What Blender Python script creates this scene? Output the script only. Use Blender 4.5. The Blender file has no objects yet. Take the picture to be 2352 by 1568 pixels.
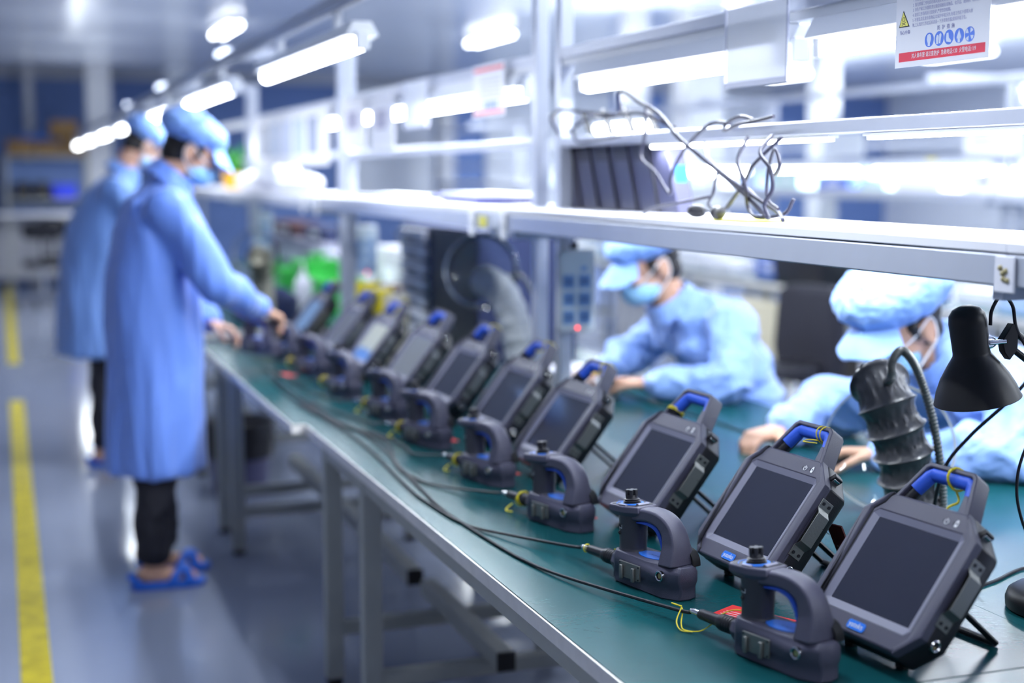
import bpy, bmesh, math, random
from mathutils import Vector, Matrix, noise, Quaternion
from math import sin, cos, pi, radians, sqrt, atan2

random.seed(7)
SC = bpy.context.scene
COL = SC.collection

# ------------------------------------------------------------------ camera
FPX = 3267.0
TH = math.atan(384 / FPX)
PS = math.atan(1176 / FPX * math.cos(TH))
cam_data = bpy.data.cameras.new('camera')
cam = bpy.data.objects.new('camera', cam_data)
COL.objects.link(cam)
cam.location = (0, 0, 1.5)
cam.rotation_euler = (pi / 2 - TH, 0, -PS)
cam_data.sensor_width = 36.0
cam_data.lens = 36.0 * FPX / 2352.0
cam_data.clip_start = 0.05
cam_data.clip_end = 100
cam_data.dof.use_dof = True
cam_data.dof.focus_distance = 2.50
cam_data.dof.aperture_fstop = 1.6
SC.camera = cam

# ------------------------------------------------------------------ world + exposure
SC.view_settings.view_transform = 'Standard'
SC.view_settings.look = 'None'
SC.view_settings.gamma = 1.0
SC.view_settings.exposure = 0.0
SC.view_settings.use_curve_mapping = False
SC.cycles.max_bounces = 8
SC.cycles.diffuse_bounces = 4
SC.cycles.glossy_bounces = 4
SC.cycles.transmission_bounces = 6
SC.cycles.transparent_max_bounces = 8
SC.cycles.caustics_reflective = False
SC.cycles.caustics_refractive = False
SC.cycles.sample_clamp_indirect = 6
W = bpy.data.worlds.new('world')
SC.world = W
W.use_nodes = True
W.node_tree.nodes['Background'].inputs[0].default_value = (0.62, 0.70, 1.0, 1)
W.node_tree.nodes['Background'].inputs[1].default_value = 0.28

LIGHT = (0.86, 0.93, 1.0)


def area(name, loc, sx, sy, power, rot=(0, 0, 0)):
    l = bpy.data.lights.new(name, 'AREA')
    l.shape = 'RECTANGLE'
    l.size = sx
    l.size_y = sy
    l.energy = power
    l.color = LIGHT
    o = bpy.data.objects.new(name, l)
    COL.objects.link(o)
    o.location = loc
    o.rotation_euler = rot
    return o


# ceiling lamps of the hall: x positions of the rows, y positions in each row
CEIL_X = (2.2, 5.0, 8.0, 11.0)
CEIL_Y = (-1.0, 2.6, 6.4, 10.4, 14.7, 18.6)
CEIL_Z = 3.0
NO_LAMP = {(5.0, 10.4), (5.0, 18.6), (2.2, 18.6)}
for x in CEIL_X:
    for y in CEIL_Y:
        if (x, y) in NO_LAMP:
            continue
        area('ceiling_lamp_light', (x, y, CEIL_Z - 0.10), 0.12, 1.2, (75 if x < 7 else 130) if y < 14 else (35 if x < 3 else 110))
# task lamps over the benches (front rail, centre beam)
RAIL_LAMPS = (-0.8, 1.6, 4.0, 6.4, 8.8, 11.2, 13.6, 16.0, 18.4)      # near end of each rail lamp
BEAM_LAMPS = (-1.0, 0.2, 1.4, 2.66, 4.3, 5.55, 6.95, 8.2)
for y in RAIL_LAMPS:
    area('rail_lamp_light', (0.98, y + 0.78, 1.842), 0.07, 1.5, 13)
    area('rail_uplight_fill', (0.98, y + 0.78, 2.05), 0.07, 1.5, 9, (pi, 0, 0))  # added fill above the rail, aimed up to brighten the ceiling
for y in BEAM_LAMPS:
    area('beam_lamp_light', (1.60, y + 0.58, 1.727), 0.04, 1.1, 15)

# ------------------------------------------------------------------ materials
MATS = {}


def mat(name, col, rough=0.5, metal=0.0, bump=0.0, bscale=200, var=0.0, vscale=6, spec=0.5,
        emit=None, estr=0.0, trans=0.0, alpha=1.0, coat=0.0, ior=1.45, sheen=0.0, sss=0.0):
    if name in MATS:
        return MATS[name]
    m = bpy.data.materials.new(name)
    m.use_nodes = True
    nt = m.node_tree
    b = nt.nodes['Principled BSDF']
    b.inputs['Base Color'].default_value = (*col, 1)
    b.inputs['Roughness'].default_value = rough
    b.inputs['Metallic'].default_value = metal
    b.inputs['Specular IOR Level'].default_value = spec
    b.inputs['IOR'].default_value = ior
    b.inputs['Alpha'].default_value = alpha
    b.inputs['Transmission Weight'].default_value = trans
    b.inputs['Coat Weight'].default_value = coat
    b.inputs['Sheen Weight'].default_value = sheen
    if sss:
        b.inputs['Subsurface Weight'].default_value = sss
        b.inputs['Subsurface Radius'].default_value = (0.01, 0.004, 0.002)
    if emit:
        b.inputs['Emission Color'].default_value = (*emit, 1)
        b.inputs['Emission Strength'].default_value = estr
    tc = nt.nodes.new('ShaderNodeTexCoord')
    if var > 0:
        n = nt.nodes.new('ShaderNodeTexNoise')
        n.inputs['Scale'].default_value = vscale
        n.inputs['Detail'].default_value = 4
        nt.links.new(tc.outputs['Object'], n.inputs['Vector'])
        r = nt.nodes.new('ShaderNodeValToRGB')
        r.color_ramp.elements[0].position = 0.3
        r.color_ramp.elements[1].position = 0.7
        r.color_ramp.elements[0].color = (*[c * (1 - var) for c in col], 1)
        r.color_ramp.elements[1].color = (*[min(1, c * (1 + var)) for c in col], 1)
        nt.links.new(n.outputs['Fac'], r.inputs['Fac'])
        nt.links.new(r.outputs['Color'], b.inputs['Base Color'])
    if bump > 0:
        n2 = nt.nodes.new('ShaderNodeTexNoise')
        n2.inputs['Scale'].default_value = bscale
        n2.inputs['Detail'].default_value = 3
        nt.links.new(tc.outputs['Object'], n2.inputs['Vector'])
        bp = nt.nodes.new('ShaderNodeBump')
        bp.inputs['Strength'].default_value = bump
        bp.inputs['Distance'].default_value = 0.002
        nt.links.new(n2.outputs['Fac'], bp.inputs['Height'])
        nt.links.new(bp.outputs['Normal'], b.inputs['Normal'])
    MATS[name] = m
    return m


M_shell = mat('shell_grey', (0.072, 0.070, 0.108), 0.42, bump=0.25, bscale=900, var=0.05)
M_neck = mat('neck_dark_grey', (0.035, 0.035, 0.048), 0.42, bump=0.2, bscale=900)
M_black = mat('black_plastic', (0.012, 0.012, 0.017), 0.38, bump=0.15, bscale=600)
M_rubber = mat('black_rubber', (0.008, 0.008, 0.01), 0.6)
M_blue = mat('blue_rubber', (0.025, 0.10, 0.62), 0.45, bump=0.3, bscale=500)
M_badge = mat('blue_badge', (0.03, 0.20, 0.80), 0.3)
M_screen = mat('screen_glass', (0.022, 0.024, 0.042), 0.10, spec=0.6, coat=0.3)
M_bezel = mat('bezel_grey', (0.20, 0.20, 0.27), 0.5)
M_steel = mat('dull_steel', (0.22, 0.225, 0.22), 0.42, metal=0.7, bump=0.2, bscale=300)
M_chrome = mat('chrome', (0.7, 0.7, 0.72), 0.15, metal=1.0)
M_gold = mat('gold_contact', (0.55, 0.42, 0.2), 0.35, metal=0.9)
M_white = mat('white_print', (0.85, 0.85, 0.88), 0.5)
M_yellow = mat('yellow_cord', (0.75, 0.62, 0.02), 0.5)
M_red = mat('red_paper', (0.72, 0.03, 0.03), 0.5)
M_green = mat('green_mat', (0.005, 0.056, 0.064), 0.26, var=0.12, vscale=5, bump=0.12, bscale=60, spec=0.13)
M_edge = mat('table_edging', (0.80, 0.77, 0.74), 0.4, var=0.08, vscale=20)
M_steelpaint = mat('painted_steel', (0.36, 0.37, 0.345), 0.45, var=0.05, vscale=10)
M_alu = mat('anodised_aluminium', (0.54, 0.57, 0.66), 0.38, metal=0.35, var=0.03, vscale=8)
M_board = mat('white_shelf_board', (0.82, 0.82, 0.88), 0.45)
M_lampbody = mat('lamp_body', (0.75, 0.77, 0.82), 0.4)
M_tube = mat('lamp_tube', (1, 1, 1), 0.5, emit=(0.92, 0.96, 1.0), estr=16.0)
M_paper = mat('white_paper', (0.86, 0.87, 0.92), 0.6)
M_plastic_clear = mat('clear_sleeve', (0.9, 0.9, 0.95), 0.1, alpha=0.35)



def cloth(name, col, zs, sc_=5.0, dist=0.05):
    """woven coat cloth with creases"""
    m = mat(name, col, 0.5, sheen=0.25, bump=0.35, bscale=500, var=0.04, vscale=4)
    nt = m.node_tree
    b = nt.nodes['Principled BSDF']
    old = [n for n in nt.nodes if n.type == 'BUMP'][0]
    tc = [n for n in nt.nodes if n.type == 'TEX_COORD'][0]
    mp = nt.nodes.new('ShaderNodeMapping')
    mp.inputs['Scale'].default_value = (1, 1, zs)
    nt.links.new(tc.outputs['Object'], mp.inputs['Vector'])
    n = nt.nodes.new('ShaderNodeTexNoise')
    n.inputs['Scale'].default_value = sc_
    n.inputs['Detail'].default_value = 2.5
    n.inputs['Roughness'].default_value = 0.45
    n.inputs['Distortion'].default_value = 1.6
    nt.links.new(mp.outputs['Vector'], n.inputs['Vector'])
    bp = nt.nodes.new('ShaderNodeBump')
    bp.inputs['Strength'].default_value = 0.85
    bp.inputs['Distance'].default_value = dist
    nt.links.new(n.outputs['Fac'], bp.inputs['Height'])
    nt.links.new(bp.outputs['Normal'], old.inputs['Normal'])
    return m


M_coat = cloth('blue_coat_cloth', (0.14, 0.27, 0.76), 0.22)
M_coat2 = cloth('pale_blue_coat_cloth', (0.27, 0.43, 0.86), 0.8, 6.0)
M_cap = mat('blue_cap_cloth', (0.24, 0.42, 0.86), 0.6, sheen=0.2, bump=0.3, bscale=300, var=0.06, vscale=30)
M_capw = mat('pale_cap_cloth', (0.42, 0.62, 0.90), 0.6, sheen=0.2, bump=0.3, bscale=300, var=0.06, vscale=30)
M_skin = mat('skin', (0.62, 0.36, 0.25), 0.5, sss=0.15, var=0.06, vscale=25)
M_hair = mat('black_hair', (0.012, 0.010, 0.010), 0.5, bump=0.6, bscale=300)
M_mask = mat('face_mask_cloth', (0.30, 0.56, 0.80), 0.7)
M_trouser = mat('black_trousers', (0.012, 0.012, 0.02), 0.8, bump=0.3, bscale=100)
M_clog = mat('blue_clog', (0.01, 0.12, 0.62), 0.45)
M_brown = mat('brown_cardboard', (0.22, 0.13, 0.05), 0.8, var=0.1)
M_navy = mat('navy_plastic', (0.02, 0.03, 0.09), 0.5)
M_bluebin = mat('blue_bin', (0.03, 0.06, 0.75), 0.45)
M_greenpl = mat('green_plastic', (0.05, 0.55, 0.08), 0.4)
M_bottle = mat('white_bottle', (0.75, 0.75, 0.82), 0.4)
M_duct = mat('duct_fabric', (0.075, 0.075, 0.085), 0.34, bump=0.3, bscale=60, coat=0.15)
M_lampblack = mat('lamp_black_paint', (0.006, 0.006, 0.008), 0.42)
M_bulb = mat('opal_bulb', (0.75, 0.8, 0.78), 0.3)
M_glass = mat('clear_acrylic', (0.93, 0.97, 0.97), 0.04, trans=1.0, ior=1.38)
M_ctrlbody = mat('pale_panel_grey', (0.50, 0.53, 0.58), 0.4)
M_ctrlkey = mat('panel_key_blue', (0.16, 0.30, 0.58), 0.5)
M_wall = mat('wall_blue', (0.15, 0.24, 0.50), 0.6, var=0.04)
M_wallgrey = mat('wall_grey', (0.72, 0.75, 0.80), 0.6, var=0.04)
M_ceil = mat('ceiling_panel', (0.66, 0.70, 0.80), 0.22, var=0.05, vscale=1.5)
M_trim = mat('trim_grey', (0.50, 0.51, 0.54), 0.5)
M_column = mat('column_paint', (0.62, 0.63, 0.66), 0.5)
M_tape = mat('yellow_floor_tape', (0.42, 0.34, 0.010), 0.6, var=0.25, vscale=14)
M_sign = mat('sign_white', (0.88, 0.88, 0.93), 0.5)
M_signtext = mat('sign_text', (0.30, 0.30, 0.52), 0.6)
M_signred = mat('sign_red', (0.75, 0.04, 0.08), 0.5)
M_signblue = mat('sign_blue', (0.10, 0.22, 0.75), 0.5)
M_signyellow = mat('sign_yellow', (0.95, 0.88, 0.20), 0.5)
M_redled = mat('red_led', (1, 0.05, 0.05), 0.4, emit=(1, 0.05, 0.03), estr=5)
M_redcap = mat('red_plastic', (0.8, 0.05, 0.02), 0.4)
M_lit_blue = mat('lit_screen_blue', (0.02, 0.05, 0.1), 0.15, emit=(0.25, 0.42, 0.75), estr=0.55)
M_lit_white = mat('lit_screen_pale', (0.02, 0.05, 0.1), 0.15, emit=(0.62, 0.72, 0.72), estr=0.7)
M_cream = mat('cream_bag', (0.75, 0.72, 0.66), 0.5)
M_beige = mat('beige_board', (0.55, 0.50, 0.36), 0.6)
M_leaf = mat('plant_leaf', (0.06, 0.38, 0.04), 0.5)
M_orange = mat('orange_plastic', (0.85, 0.45, 0.03), 0.5)
M_cable = mat('cable_black', (0.014, 0.014, 0.02), 0.45, spec=0.3)


def paper_translucent():
    m = bpy.data.materials.new('thin_backlit_paper')
    m.use_nodes = True
    nt = m.node_tree
    nt.nodes.clear()
    out = nt.nodes.new('ShaderNodeOutputMaterial')
    d = nt.nodes.new('ShaderNodeBsdfDiffuse')
    t = nt.nodes.new('ShaderNodeBsdfTranslucent')
    d.inputs[0].default_value = (0.95, 0.96, 0.99, 1)
    t.inputs[0].default_value = (0.92, 0.93, 0.98, 1)
    mx = nt.nodes.new('ShaderNodeMixShader')
    mx.inputs[0].default_value = 0.25
    nt.links.new(d.outputs[0], mx.inputs[1])
    nt.links.new(t.outputs[0], mx.inputs[2])
    nt.links.new(mx.outputs[0], out.inputs[0])
    return m


M_thin = paper_translucent()


def floor_mat():
    m = bpy.data.materials.new('epoxy_floor')
    m.use_nodes = True
    nt = m.node_tree
    b = nt.nodes['Principled BSDF']
    b.inputs['Specular IOR Level'].default_value = 0.22
    tc = nt.nodes.new('ShaderNodeTexCoord')
    n = nt.nodes.new('ShaderNodeTexNoise')
    n.inputs['Scale'].default_value = 1.2
    n.inputs['Detail'].default_value = 5
    nt.links.new(tc.outputs['Object'], n.inputs['Vector'])
    r = nt.nodes.new('ShaderNodeValToRGB')
    r.color_ramp.elements[0].color = (0.20, 0.225, 0.30, 1)
    r.color_ramp.elements[1].color = (0.25, 0.28, 0.37, 1)
    nt.links.new(n.outputs['Fac'], r.inputs['Fac'])
    nt.links.new(r.outputs['Color'], b.inputs['Base Color'])
    n2 = nt.nodes.new('ShaderNodeTexNoise')
    n2.inputs['Scale'].default_value = 9
    nt.links.new(tc.outputs['Object'], n2.inputs['Vector'])
    mr = nt.nodes.new('ShaderNodeMapRange')
    mr.inputs['To Min'].default_value = 0.08
    mr.inputs['To Max'].default_value = 0.16
    nt.links.new(n2.outputs['Fac'], mr.inputs['Value'])
    nt.links.new(mr.outputs['Result'], b.inputs['Roughness'])
    return m


M_floor = floor_mat()

# ------------------------------------------------------------------ mesh helpers


class MB:
    """collects faces, then links them as one mesh object"""

    def __init__(self):
        self.v, self.f = [], []

    def add(self, vs, fs):
        o = len(self.v)
        self.v += [Vector(p) for p in vs]
        self.f += [tuple(i + o for i in q) for q in fs]
        return self

    def box(self, x0, x1, y0, y1, z0, z1):
        vs = [(x, y, z) for x in (x0, x1) for y in (y0, y1) for z in (z0, z1)]
        return self.add(vs, [(0, 1, 3, 2), (4, 6, 7, 5), (0, 4, 5, 1), (2, 3, 7, 6), (0, 2, 6, 4), (1, 5, 7, 3)])

    def prism(self, pts, a, b, M=None, pts2=None):
        """2D outline pts (x, y) extruded from z=a to z=b, then moved by matrix M"""
        n = len(pts)
        p2 = pts2 or pts
        vs = [Vector((x, y, a)) for x, y in pts] + [Vector((x, y, b)) for x, y in p2]
        if M:
            vs = [M @ p for p in vs]
        fs = [tuple(range(n))[::-1], tuple(range(n, 2 * n))]
        fs += [(i, (i + 1) % n, n + (i + 1) % n, n + i) for i in range(n)]
        return self.add(vs, fs)

    def ring(self, outer, inner, a, b, M=None):
        """frame between two outlines with the same point count"""
        n = len(outer)
        vs = [Vector((x, y, a)) for x, y in outer] + [Vector((x, y, a)) for x, y in inner]
        vs += [Vector((x, y, b)) for x, y in outer] + [Vector((x, y, b)) for x, y in inner]
        if M:
            vs = [M @ p for p in vs]
        fs = []
        for i in range(n):
            j = (i + 1) % n
            fs += [(i, j, n + j, n + i)[::-1], (2 * n + i, 2 * n + j, 3 * n + j, 3 * n + i)]
            fs += [(i, j, 2 * n + j, 2 * n + i), (n + i, n + j, 3 * n + j, 3 * n + i)[::-1]]
        return self.add(vs, fs)

    def tube(self, path, r, n=10, caps=True, flat=1.0):
        path = [Vector(p) for p in path]
        rs = r if isinstance(r, (list, tuple)) else [r] * len(path)
        up = Vector((0, 0, 1))
        t0 = (path[1] - path[0]).normalized()
        if abs(t0.dot(up)) > 0.95:
            up = Vector((1, 0, 0))
        nx = t0.cross(up).normalized()
        vs = []
        for i, p in enumerate(path):
            a = path[max(i - 1, 0)]
            c = path[min(i + 1, len(path) - 1)]
            t = (c - a).normalized()
            nx = (nx - t * nx.dot(t)).normalized()
            ny = t.cross(nx)
            for k in range(n):
                w = 2 * pi * k / n
                vs.append(p + nx * cos(w) * rs[i] + ny * sin(w) * rs[i] * flat)
        fs = []
        for i in range(len(path) - 1):
            for k in range(n):
                l = (k + 1) % n
                fs.append((i * n + k, i * n + l, (i + 1) * n + l, (i + 1) * n + k))
        if caps:
            fs.append(tuple(range(n))[::-1])
            fs.append(tuple((len(path) - 1) * n + k for k in range(n)))
        return self.add(vs, fs)

    def cyl(self, p0, p1, r, n=20):
        return self.tube([p0, p1], r, n)

    def lathe(self, prof, n=28, M=None, close=False):
        """profile of (radius, height) turned about z"""
        vs = []
        for r, z in prof:
            for k in range(n):
                w = 2 * pi * k / n
                vs.append(Vector((r * cos(w), r * sin(w), z)))
        if M:
            vs = [M @ p for p in vs]
        fs = []
        m = len(prof)
        for i in range(m if close else m - 1):
            i2 = (i + 1) % m
            for k in range(n):
                l = (k + 1) % n
                fs.append((i * n + k, i * n + l, i2 * n + l, i2 * n + k))
        if not close:
            if prof[0][0] > 1e-4:
                fs.append(tuple(range(n))[::-1])
            if prof[-1][0] > 1e-4:
                fs.append(tuple((m - 1) * n + k for k in range(n)))
        return self.add(vs, fs)

    def ball(self, c, r, R=None, n=16, m=10):
        c = Vector(c)
        r = r if isinstance(r, (tuple, list)) else (r, r, r)
        vs = []
        for i in range(m + 1):
            a = pi * i / m
            for k in range(n):
                w = 2 * pi * k / n
                p = Vector((r[0] * sin(a) * cos(w), r[1] * sin(a) * sin(w), r[2] * cos(a)))
                vs.append(c + (R @ p if R else p))
        fs = []
        for i in range(m):
            for k in range(n):
                l = (k + 1) % n
                fs.append((i * n + k, (i + 1) * n + k, (i + 1) * n + l, i * n + l))
        return self.add(vs, fs)

    def cap(self, p0, r0, p1, r1, n=14):
        """tapered limb with rounded ends"""
        p0, p1 = Vector(p0), Vector(p1)
        d = (p1 - p0)
        L = max(d.length, 1e-5)
        d = d / L
        path, rs = [], []
        for a in (90, 60, 30):
            path.append(p0 - d * r0 * sin(radians(a)))
            rs.append(max(r0 * cos(radians(a)), r0 * 0.05))
        for t in (0, 0.5, 1):
            path.append(p0.lerp(p1, t))
            rs.append(r0 + (r1 - r0) * t)
        for a in (30, 60, 90):
            path.append(p1 + d * r1 * sin(radians(a)))
            rs.append(max(r1 * cos(radians(a)), r1 * 0.05))
        return self.tube(path, rs, n)

    def loft(self, rings, n=28):
        """rings: (cx, cy, z, rx, ry) stacked ellipses"""
        vs = []
        for cx, cy, z, rx, ry in rings:
            for k in range(n):
                w = 2 * pi * k / n
                vs.append(Vector((cx + rx * cos(w), cy + ry * sin(w), z)))
        fs = []
        m = len(rings)
        for i in range(m - 1):
            for k in range(n):
                l = (k + 1) % n
                fs.append((i * n + k, i * n + l, (i + 1) * n + l, (i + 1) * n + k))
        fs.append(tuple(range(n))[::-1])
        fs.append(tuple((m - 1) * n + k for k in range(n)))
        return self.add(vs, fs)

    def mesh(self, name):
        me = bpy.data.meshes.new(name)
        me.from_pydata([tuple(p) for p in self.v], [], self.f)
        bm = bmesh.new()
        bm.from_mesh(me)
        bmesh.ops.remove_doubles(bm, verts=bm.verts, dist=1e-6)
        bmesh.ops.recalc_face_normals(bm, faces=bm.faces)
        bm.to_mesh(me)
        bm.free()
        return me

    def build(self, name, m, parent=None, bevel=0.0, smooth=False, seg=2, remesh=0.0, relax=0, disp=None):
        me = self.mesh(name)
        if remesh:
            tmp = bpy.data.objects.new('tmp', me)
            COL.objects.link(tmp)
            md = tmp.modifiers.new('r', 'REMESH')
            md.mode = 'VOXEL'
            md.voxel_size = remesh
            md.use_smooth_shade = True
            if relax:
                sm = tmp.modifiers.new('s', 'SMOOTH')
                sm.iterations = relax
                sm.factor = 0.5
            dg = bpy.context.evaluated_depsgraph_get()
            me2 = bpy.data.meshes.new_from_object(tmp.evaluated_get(dg))
            bpy.data.objects.remove(tmp)
            bpy.data.meshes.remove(me)
            me = me2
            me.name = name
            if disp:
                ns = [v.normal.copy() for v in me.vertices]
                for v, nn in zip(me.vertices, ns):
                    v.co += nn * disp(v.co, nn)
            smooth = True
        me.materials.clear()
        me.materials.append(m)
        o = bpy.data.objects.new(name, me)
        COL.objects.link(o)
        if parent:
            o.parent = parent
        if smooth:
            for p in me.polygons:
                p.use_smooth = True
            if not remesh:
                try:
                    me.set_sharp_from_angle(angle=radians(42))
                except Exception:
                    pass
        if bevel:
            b = o.modifiers.new('bevel', 'BEVEL')
            b.width = bevel
            b.segments = seg
            b.limit_method = 'ANGLE'
            b.angle_limit = radians(35)
            b.harden_normals = False
            for p in me.polygons:
                p.use_smooth = True
            try:
                me.set_sharp_from_angle(angle=radians(35))
            except Exception:
                pass
        return o


def bbox(x0, x1, y0, y1, z0, z1):
    return MB().box(x0, x1, y0, y1, z0, z1)


def empty(name, loc=(0, 0, 0), rz=0.0):
    o = bpy.data.objects.new(name, None)
    o.empty_display_size = 0.1
    COL.objects.link(o)
    o.location = loc
    o.rotation_euler = (0, 0, rz)
    return o


def tag(o, label=None, cat=None, group=None, kind=None):
    if label:
        o['label'] = label
    if cat:
        o['category'] = cat
    if group:
        o['group'] = group
    if kind:
        o['kind'] = kind
    return o


def struct(o):
    o['kind'] = 'structure'
    return o


def kids(o):
    return [c for c in list(bpy.data.objects) if c.parent == o]


def copy_tree(o, parent=None):
    c = o.copy()
    COL.objects.link(c)
    c.parent = parent
    for ch in kids(o):
        copy_tree(ch, c)
    return c


def text_mesh(name, s, size, m, M, parent=None, align='CENTER', depth=0.0003, sx=1.0, label=None):
    cu = bpy.data.curves.new(name, 'FONT')
    cu.body = s
    cu.size = size
    cu.align_x = align
    cu.align_y = 'CENTER'
    cu.extrude = depth
    cu.resolution_u = 3
    ob = bpy.data.objects.new('tmp', cu)
    COL.objects.link(ob)
    dg = bpy.context.evaluated_depsgraph_get()
    me = bpy.data.meshes.new_from_object(ob.evaluated_get(dg))
    bpy.data.objects.remove(ob)
    S = Matrix.Diagonal((sx, 1, 1, 1))
    me.transform(M @ S)
    me.materials.clear()
    me.materials.append(m)
    o = bpy.data.objects.new(name, me)
    COL.objects.link(o)
    if parent:
        o.parent = parent
    if label:
        o['label'] = label
    return o


def spline(pts, k=6):
    """Catmull-Rom through the points"""
    P = [Vector(p) for p in pts]
    P = [P[0] * 2 - P[1]] + P + [P[-1] * 2 - P[-2]]
    out = []
    for i in range(1, len(P) - 2):
        a, b, c, d = P[i - 1:i + 3]
        for j in range(k):
            t = j / k
            out.append(0.5 * ((2 * b) + (c - a) * t + (2 * a - 5 * b + 4 * c - d) * t * t + (3 * b - a - 3 * c + d) * t ** 3))
    out.append(P[-2].copy())
    return out


def frame_M(o, X, Y, Z):
    return Matrix(((X[0], Y[0], Z[0], o[0]), (X[1], Y[1], Z[1], o[1]), (X[2], Y[2], Z[2], o[2]), (0, 0, 0, 1)))


# ------------------------------------------------------------------ the room
struct(bbox(-4.5, 15, -3, 22.3, -0.1, 0.0).build('floor', M_floor))
struct(bbox(-4.5, 15, -3, 22.3, CEIL_Z, CEIL_Z + 0.1).build('ceiling', M_ceil))
struct(bbox(-4.5, 15, 22.0, 22.2, 0.0, CEIL_Z).build('wall_back', M_wall))
struct(bbox(-4.6, -4.5, -3, 22.2, 0.0, CEIL_Z).build('wall_left', M_wallgrey))
struct(bbox(15, 15.1, -3, 22.2, 0.0, CEIL_Z).build('wall_right', M_wallgrey))
struct(bbox(-4.5, 15, 21.9, 21.999, CEIL_Z - 0.12, CEIL_Z - 0.001).build('trim_1', M_trim))
for i, (x0, x1) in enumerate(((5.0, 6.5), (7.4, 9.6), (10.6, 12.6))):
    struct(bbox(x0, x1, 21.93, 21.998, 0.9, 2.86).build('trim_%d' % (i + 2), M_wallgrey))
for i, (x0, x1, y0, y1, m) in enumerate(((1.16, 1.48, 20.6, 20.9, M_column), (0.36, 0.48, 21.3, 21.42, M_trim),
                                         (5.98, 6.34, 11.9, 12.26, M_column), (2.28, 2.6, 20.9, 21.2, M_wallgrey),
                                         (6.3, 6.55, 20.9, 21.2, M_trim), (5.4, 5.62, 12.0, 12.2, M_trim),
                                         (9.3, 9.55, 15.0, 15.3, M_trim), (10.2, 10.6, 12.0, 12.4, M_trim))):
    struct(bbox(x0, x1, y0, y1, 0, CEIL_Z).build('trim_%d' % (i + 5), m))

# yellow floor tape
tag(bbox(0.0, 0.09, -0.5, 9.95, 0.0, 0.0012).build('floor_tape', M_tape),
    'long near strip of yellow tape stuck along the grey aisle floor', 'tape', 'yellow tape on the aisle floor')
tag(bbox(0.0, 0.09, 11.9, 20.6, 0.0, 0.0012).build('floor_tape', M_tape),
    'far strip of yellow floor tape, beyond the gap in the line', 'tape', 'yellow tape on the aisle floor')

# ceiling lamps: body + two tubes


def ceiling_lamp(x, y, label):
    r = empty('ceiling_lamp', (x, y, CEIL_Z))
    MB().box(-0.09, 0.09, -0.62, 0.62, -0.045, 0).build('lamp_body', M_lampbody, r, bevel=0.008)
    for s in (-1, 1):
        MB().cyl((s * 0.05, -0.6, -0.065), (s * 0.05, 0.6, -0.065), 0.016, 12).build('lamp_tube', M_tube, r, smooth=True)
    tag(r, label, 'ceiling lamp', 'twin tube lamps on the ceiling')
    return r


RN = ('first', 'second', 'third', 'fourth')
CN = ('nearest', 'second nearest', 'third nearest', 'fourth nearest', 'fifth nearest', 'farthest')
for i, x in enumerate(CEIL_X):
    for j, y in enumerate(CEIL_Y):
        if y < 6 or (x, y) in NO_LAMP:
            continue
        ceiling_lamp(x, y, 'twin tube lamp on the ceiling, %s row from the left, %s one in view' % (RN[i], CN[j - 2]))

# ------------------------------------------------------------------ benches
TOP = 0.75


def bench(x0, x1, y0, y1, label, legs, xm, stretch=None, zbar=0.15, m_top=None):
    r = empty('workbench', ((x0 + x1) / 2, (y0 + y1) / 2, 0))
    ox, oy = -(x0 + x1) / 2, -(y0 + y1) / 2

    def B(a, b, c, d, e, f):
        return MB().box(a + ox, b + ox, c + oy, d + oy, e, f)
    B(x0, x1, y0, y1, TOP - 0.03, TOP - 0.002).build('edging', M_edge, r, bevel=0.001)
    B(x0 + (0.0 if x0 > 1.5 else 0.004), x1 - (0.0 if x1 < 1.6 else 0.004), y0 + 0.0012, y1 - 0.0012, TOP - 0.002, TOP).build('tabletop_mat', m_top or M_green, r)
    for ly in legs:
        for lx in (x0 + 0.012, x1 - 0.062):
            B(lx, lx + 0.05, ly, ly + 0.05, 0.02, TOP - 0.03).build('leg', M_steelpaint, r, bevel=0.004)
            l = B(lx + 0.005, lx + 0.045, ly + 0.005, ly + 0.045, 0.0, 0.02).build('levelling_foot', M_rubber, r)
        B(x0 + 0.062, x1 - 0.062, ly + 0.005, ly + 0.045, zbar, zbar + 0.04).build('cross_bar', M_steelpaint, r, bevel=0.003)
        B(x0 + 0.062, x1 - 0.062, ly + 0.005, ly + 0.045, TOP - 0.07, TOP - 0.03).build('cross_bar', M_steelpaint, r, bevel=0.003)
    B(x0 + 0.015, x0 + 0.055, legs[0] + 0.05, legs[-1], TOP - 0.07, TOP - 0.03).build('apron_rail', M_steelpaint, r)
    if stretch:
        a, b = stretch
        B(xm - 0.025, xm + 0.025, a, b, zbar + 0.04, zbar + 0.09).build('stretcher', M_steelpaint, r, bevel=0.004)
        B(xm - 0.026, xm + 0.026, a - 0.012, a, zbar + 0.039, zbar + 0.091).build('end_cap', M_rubber, r, bevel=0.003)
    tag(r, label, 'workbench')
    return r


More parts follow.
